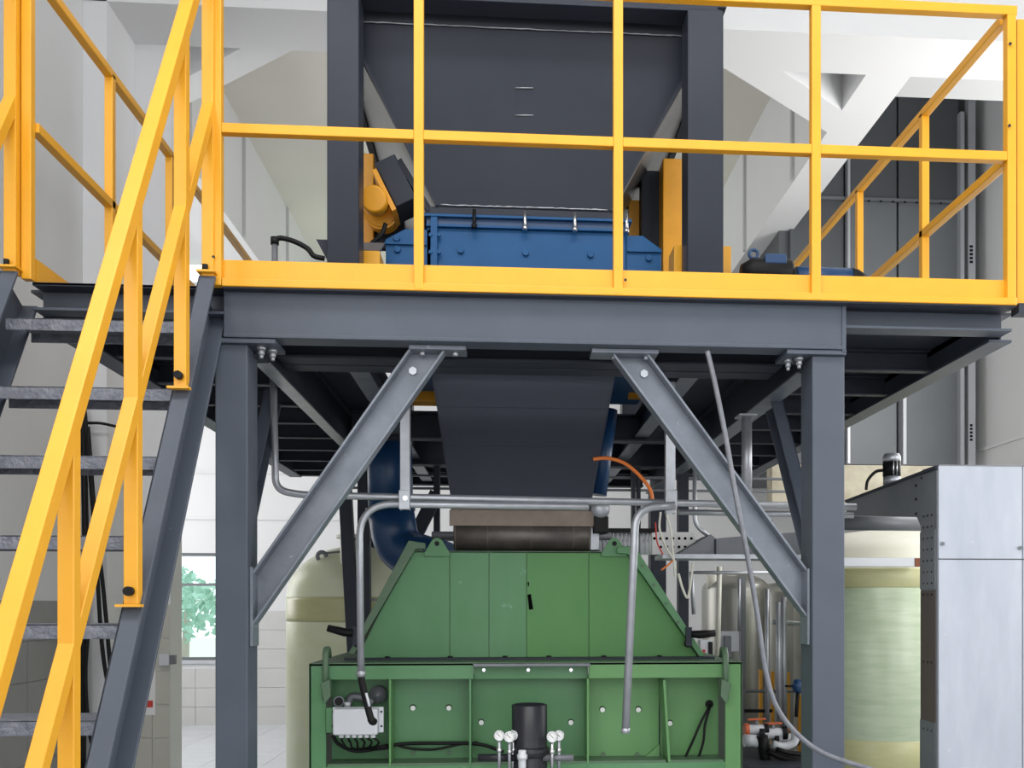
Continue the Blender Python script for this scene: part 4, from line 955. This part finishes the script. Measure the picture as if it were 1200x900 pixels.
# stainless tanks right centre
t, c, r = tank('stainless_tank', 'stainless steel tank with shallow dome right of the green hood', 862, 8.6, 40, 672, 900, 'stainless', .5, z0=0)
for px in (835, 858): MB().cyl(P(px, 690, 8.5), P(px, 674, 8.5), .06, 16).build('nozzle', M['cream'], t)
t, c, r = tank('stainless_tank', 'taller dull stainless tank partly hidden behind the right column', 925, 10.0, 44, 682, 900, 'stainless', .3, z0=0)
o = MB().box(PX(868, 7.6), PX(874, 7.6), 7.6, 7.65, 0, PZ(870, 676, 7.6)).build('tank_post', M['galv_dark']); tag(o, 'dark grey slotted post in front of the stainless tanks', 'post')
o = MB().cyl(P(843, 664, 7.0), P(841, 775, 7.0), .0165*1.2, 14).build('white_pipe', M['cream']); tag(o, 'white vertical pipe just right of the green hood', 'pipe')
for i, (pa, pb_, r, Y, mm, lab) in enumerate((
        ((866, 678), (866, 740), .012, 7.2, 'galv', 'thin steel riser left of the flexible conduit'),
        ((899, 690), (899, 845), .016, 7.0, 'galv', 'steel riser pipe directly right of the flexible conduit'),
        ((912, 706), (913, 845), .020, 7.0, 'galv', 'bright steel riser pipe furthest left of the twin pair by the column'),
        ((918, 700), (919, 852), .026, 7.1, 'galv', 'thicker steel riser pipe close to the right column'),
        ((810, 670), (813, 720), .014, 6.4, 'galv', 'thin steel pipe rising behind the right edge of the hood'))):
    o = MB().cyl(P(*pa, Y), P(*pb_, Y), r, 12).build('riser_pipe', M[mm]); tag(o, lab, 'pipe')
o = MB().tube(arc([P(812, 671, 6.4), P(905, 671, 6.4)], .1), .012, 10).build('cross_pipe', M['alu']); tag(o, 'pale horizontal pipe crossing above the stainless tanks', 'pipe')
o = MB().cyl(P(905, 729, 7.3), P(940, 731, 7.3), .02, 10).build('cross_pipe', M['galv']); tag(o, 'short horizontal pipe stub beside the right column', 'pipe')
o = MB().cyl(P(872, 810, 7.3), P(940, 810, 7.3), .012, 10).build('cross_pipe', M['galv_dark']); tag(o, 'thin dark rail across the yellow posts', 'pipe')
o = MB().cyl(P(872, 833, 7.3), P(905, 833, 7.3), .014, 10).build('cross_pipe', M['black']); tag(o, 'thin black rail lowest across the yellow posts', 'pipe')
for i, (px, y0, y1, lab) in enumerate(((892, 785, 835, 'yellow post furthest left among the valves'), (906, 787, 842, 'yellow post behind the conduit bend'), (924, 788, 840, 'yellow post just right of the twin risers'), (938, 815, 840, 'short yellow post touching the right column'))):
    o = MB().box(PX(px-1.6, 7.5), PX(px+1.6, 7.5), 7.5, 7.54, 0, PZ(px, y0, 7.5)).build('yellow_post', M['yellow_d']); tag(o, lab, 'post')
t = thing('control_box', 'small grey switch box with a red button beside the white pipe', 'switch box', P(828, 762, 6.2))
MB().box(PX(820, 6.2), PX(835, 6.2), 6.2, 6.28, PZ(828, 773, 6.2), PZ(828, 750, 6.2)).build('body', M['plastic'], t, .008)
MB().box(PX(830, 6.2), PX(835, 6.2), 6.19, 6.2, PZ(828, 772, 6.2), PZ(828, 752, 6.2)).build('side_cover', M['black'], t, .004)
MB().cyl(P(825, 763, 6.2), P(825, 763, 6.18), .011, 14).build('button', M['red'], t)
t = thing('grey_panel_box', 'pale grey flat box hanging behind the white pipe', 'box', P(857, 750, 7.4))
MB().box(PX(843, 7.4), PX(866, 7.4), 7.4, 7.5, PZ(857, 764, 7.4), PZ(857, 740, 7.4)).build('body', M['alu'], t, .006)
MB().box(PX(850, 7.35), PX(857, 7.35), 7.35, 7.4, PZ(857, 770, 7.4), PZ(857, 745, 7.4)).build('bracket', M['galv_dark'], t)
t = thing('door_latch', 'small white latch on the dull stainless tank', 'latch', P(884, 736, 9.85))
MB().box(PX(880, 9.8), PX(888, 9.8), 9.8, 9.95, PZ(884, 741, 9.8), PZ(884, 727, 9.8)).build('plate', M['plastic'], t, .004)
MB().box(PX(883, 9.8), PX(889, 9.8), 9.77, 9.8, PZ(884, 733, 9.8), PZ(884, 729, 9.8)).build('catch', M['black'], t)
# valves
yv = 6.6
for i, (px, py, s_, lab) in enumerate(((886, 853, 1.0, 'white plastic valve with brown union at the left of the valve cluster'), (905, 858, 1.2, 'orange-handled white valve in the middle of the valve cluster'), (921, 864, 1.1, 'low white valve with flat orange handle by the column'))):
    c_ = P(px, py, yv); t = thing('pipe_valve', lab, 'valve', c_)
    MB().cyl(c_+V((-.07*s_, 0, -.01)), c_+V((.07*s_, 0, -.01)), .035*s_, 16).build('body', M['plastic'], t, .004)
    MB().cyl(c_+V((-.085*s_, 0, -.01)), c_+V((-.055*s_, 0, -.01)), .045*s_, 16).build('union', M['black'] if i else M['redorange'], t, .003)
    MB().cyl(c_+V((.055*s_, 0, -.01)), c_+V((.085*s_, 0, -.01)), .045*s_, 16).build('union', M['black'], t, .003)
    MB().cyl(c_+V((0, 0, .0)), c_+V((0, 0, .055)), .016*s_, 12).build('stem', M['galv_dark'], t)
    MB().bar(c_+V((-.06, 0, .06)), c_+V((.07, 0, .065)), .03, .014, (0, 0, 1)).build('handle', M['redorange'], t, .004)
t = thing('pipe_valve', 'blue-capped valve on a black stem left of the right column', 'valve', P(935, 804, yv))
MB().lathe(P(935, 804, yv), [(0, -.05), (.03, -.04), (.045, 0), (.03, .045), (0, .05)], 20).build('cap', M['blue_d'], t)
MB().tube([P(935, 810, yv), P(933, 840, yv)], .014, 10).build('stem', M['black'], t)
MB().cyl(P(920, 804, yv), P(930, 804, yv), .008, 8).build('lever', M['black'], t)
for i, (pts, r, mm, lab) in enumerate((
        ([(872, 868), (884, 868), (893, 872)], .045, 'plastic', 'white elbow pipe entering from behind the green post'),
        ([(893, 862), (895, 880), (897, 893)], .040, 'black', 'black vertical hose among the valves'),
        ([(905, 872), (918, 876), (932, 870), (932, 858)], .030, 'plastic', 'white curved pipe below the orange handles'),
        ([(900, 880), (915, 888), (940, 892)], .022, 'black', 'black hose crossing low towards the column'),
        ([(910, 878), (925, 883), (942, 884)], .018, 'black', 'thin black hose above the low crossing hose'))):
    o = MB().tube(arc([P(a, b, yv-.05-.03*i) for a, b in pts], .06), r, 14).build('plumbing_pipe', M[mm]); tag(o, lab, 'pipe')
o = MB().box(PX(870, 6.4), PX(944, 6.4), 6.2, 7.2, 0, PZ(905, 893, 6.4)).build('skid_base', M['steel_d']); tag(o, 'dark skid base under the plastic valves', 'base')
# ================================================================== RIGHT CABINET
ycb = 3.95
cb_ = thing('galvanised_cabinet', 'bright galvanised sheet cabinet at the right edge of the view', 'cabinet', (PX(1200, ycb), ycb+.3, 0))
xc0 = PX(1100, ycb); xc1 = xc0+1.0
zt1 = PZ(1150, 546, ycb); zsm = PZ(1150, 655.5, ycb); sp_x = PX(1198.5, ycb)
for z0_, z1_ in ((zsm+.002, zt1), (.02, zsm-.002)):
    MB().box(xc0, sp_x-.002, ycb, ycb+.012, z0_, z1_).build('front_sheet', M['galv_sheet'], cb_, .003)
    MB().box(sp_x+.002, xc1, ycb, ycb+.012, z0_, z1_).build('front_sheet', M['galv_sheet'], cb_, .003)
MB().box(xc0+.006, xc1-.006, ycb+.012, ycb+.16, .0, zt1-.004).build('core', M['galv_dark'], cb_)
MB().box(xc0, xc1, ycb, ycb+.16, zt1-.002, zt1+.004).build('top_sheet', M['galv_dark'], cb_)
for px, py in ((1105, 637), (1196, 642)):
    MB().cyl(P(px, py, ycb-.012), P(px, py, ycb), .008, 12).build('screw', M['galv_dark'], cb_)
y2 = PC(1080, 700, xc0).y
m = MB().box(xc0-.004, xc0+.003, ycb+.01, y2, 0, zt1-.02); m.build('perforated_angle', M['galv_dark'], cb_)
for z0_, z1_, mm in ((0, PZ(1090, 848, ycb), 'galv_dark'), (PZ(1090, 690, ycb), PZ(1090, 620, ycb), 'galv_dark')):
    MB().box(xc0-.008, xc0-.004, ycb+.02, y2, max(z0_, 0), z1_).build('splice_plate', M[mm], cb_)
m = MB(); z = .3
while z < zt1-.1:
    for y in (ycb+.05, ycb+.09, ycb+.13): m.tube([(xc0-.010, y, z), (xc0-.007, y, z)], .0045, 6)
    z += .05 if (.2 < z < .75) or (1.65 < z < 2.0) else .3
m.build('perforation', M['black'], cb_, kind='stuff')
MB().box(xc0-.007, xc0-.004, ycb+.02, y2-.004, .1, PZ(1090, 692, ycb)).build('rusty_strip', mat('brown_rust_strip', (.10, .075, .065), .7, 0, (.07, .06, .055), 12, .9), cb_, label='brown rusty strip')
# hood spout in plane X = xc0
q = [PC(1099, 548, xc0), PC(992, 588, xc0), PC(992, 604, xc0), PC(1074, 606, xc0), PC(1081, 622, xc0), PC(1099, 622, xc0)]
MB().prism(q, (.5, 0, 0)).build('spout', M['galv_dark'], cb_, .003)
MB().bar(q[0]+V((0, 0, .003)), q[1]+V((0, 0, .003)), .012, .02, (-1, 0, 0)).build('spout_edge', M['steel_d'], cb_)
m = MB()
for px, py in ((1081, 560), (1074, 569), (1074, 585), (1074, 602)): m.tube([PC(px, py, xc0)-V((.006, 0, 0)), PC(px, py, xc0)], .006, 8)
m.build('rivet', M['black'], cb_)
t = thing('fan_motor', 'small black and silver vertical motor on the sloping cabinet spout', 'motor', PC(1045, 566, xc0+.08))
cm = PC(1045, 562, xc0+.1); k_ = 1/sc(cm.y)
zz_ = lambda py: PZ(1045, py, cm.y)
MB().lathe((cm.x, cm.y, 0), [(0, zz_(568)), (10*k_, zz_(568)), (10*k_, zz_(559)), (7*k_, zz_(558)), (0, zz_(558))], 24).build('base', M['galv'], t)
MB().lathe((cm.x, cm.y, 0), [(0, zz_(558)), (10.5*k_, zz_(558)), (10.5*k_, zz_(541)), (0, zz_(541))], 24).build('body', M['black'], t)
MB().lathe((cm.x, cm.y, 0), [(0, zz_(542)), (10.5*k_, zz_(542)), (10.5*k_, zz_(536)), (8.5*k_, zz_(532)), (0, zz_(531))], 24).build('fan_cap', M['galv'], t)
m = MB()
for a_ in (-1.8, -1.4): m.cyl((cm.x+math.cos(a_)*10.6*k_, cm.y+math.sin(a_)*10.6*k_, zz_(558)), (cm.x+math.cos(a_)*10.6*k_, cm.y+math.sin(a_)*10.6*k_, zz_(541)), .004, 6)
m.build('tie_rod', M['chrome'], t)
MB().tube(spline([V((cm.x-10*k_, cm.y, zz_(551))), P(1026, 553, cm.y), P(1017, 563, cm.y), P(1015, 574, cm.y)]), .008, 8).build('cable', M['black'], t)
# ================================================================== LEFT WALL ITEMS
for i, (pts, r, lab) in enumerate((
        ([(97, 470), (99, 560), (100, 640), (98, 760), (97, 900)], .022, 'thick black upright rod against the left wall pilaster'),
        ([(99, 480), (106, 560), (112, 640), (120, 760), (132, 830)], .014, 'black rod leaning right from beside the thick upright one'),
        ([(103, 500), (111, 600), (122, 700), (130, 790)], .014, 'thin black rod leaning furthest right by the tiled wall'),
        ([(104, 730), (100, 790), (104, 850), (114, 900)], .014, 'short bent black hose at the foot of the tiled wall'))):
    o = MB().tube(spline([P(a, b, YA-.12-.03*i) for a, b in pts]), r, 10).build('leaning_rod', M['black']); tag(o, lab, 'rod')
o = MB().tube(spline([P(40, 474, YA-.05), P(70, 487, YA-.1), (P(97, 495, YA-.1)), P(118, 496, YA-.1), P(137, 500, YA-.05)]), .010, 8).build('wall_cable', M['black']); tag(o, 'thin dark cable strung across the left wall', 'cable')
t = thing('door_holder', 'small white box bracket on the edge of the beige tiled wall', 'bracket', P(195, 773, YW-.02))
MB().box(PX(187, YW-.04), PX(199, YW-.04), YW-.06, YW-.012, PZ(190, 780, YW-.04), PZ(190, 766, YW-.04)).build('box', M['plastic'], t, .004)
MB().box(PX(198, YW-.04), PX(205, YW-.04), YW-.05, YW-.0, PZ(190, 778.5, YW-.04), PZ(190, 768, YW-.04)).build('latch', M['galv_dark'], t, .003)
t = thing('wall_notice', 'narrow white notice with red block on the beige tiled wall', 'sign', P(176, 815, YW-.015))
MB().box(PX(163, YW-.02), PX(182, YW-.02), YW-.018, YW-.012, PZ(176, 838, YW-.02), PZ(176, 785, YW-.02)).build('sheet', M['paper'], t)
MB().box(PX(172, YW-.02), PX(179, YW-.02), YW-.020, YW-.018, PZ(176, 829, YW-.02), PZ(176, 821, YW-.02)).build('red_block', M['red'], t, label='red printed block')
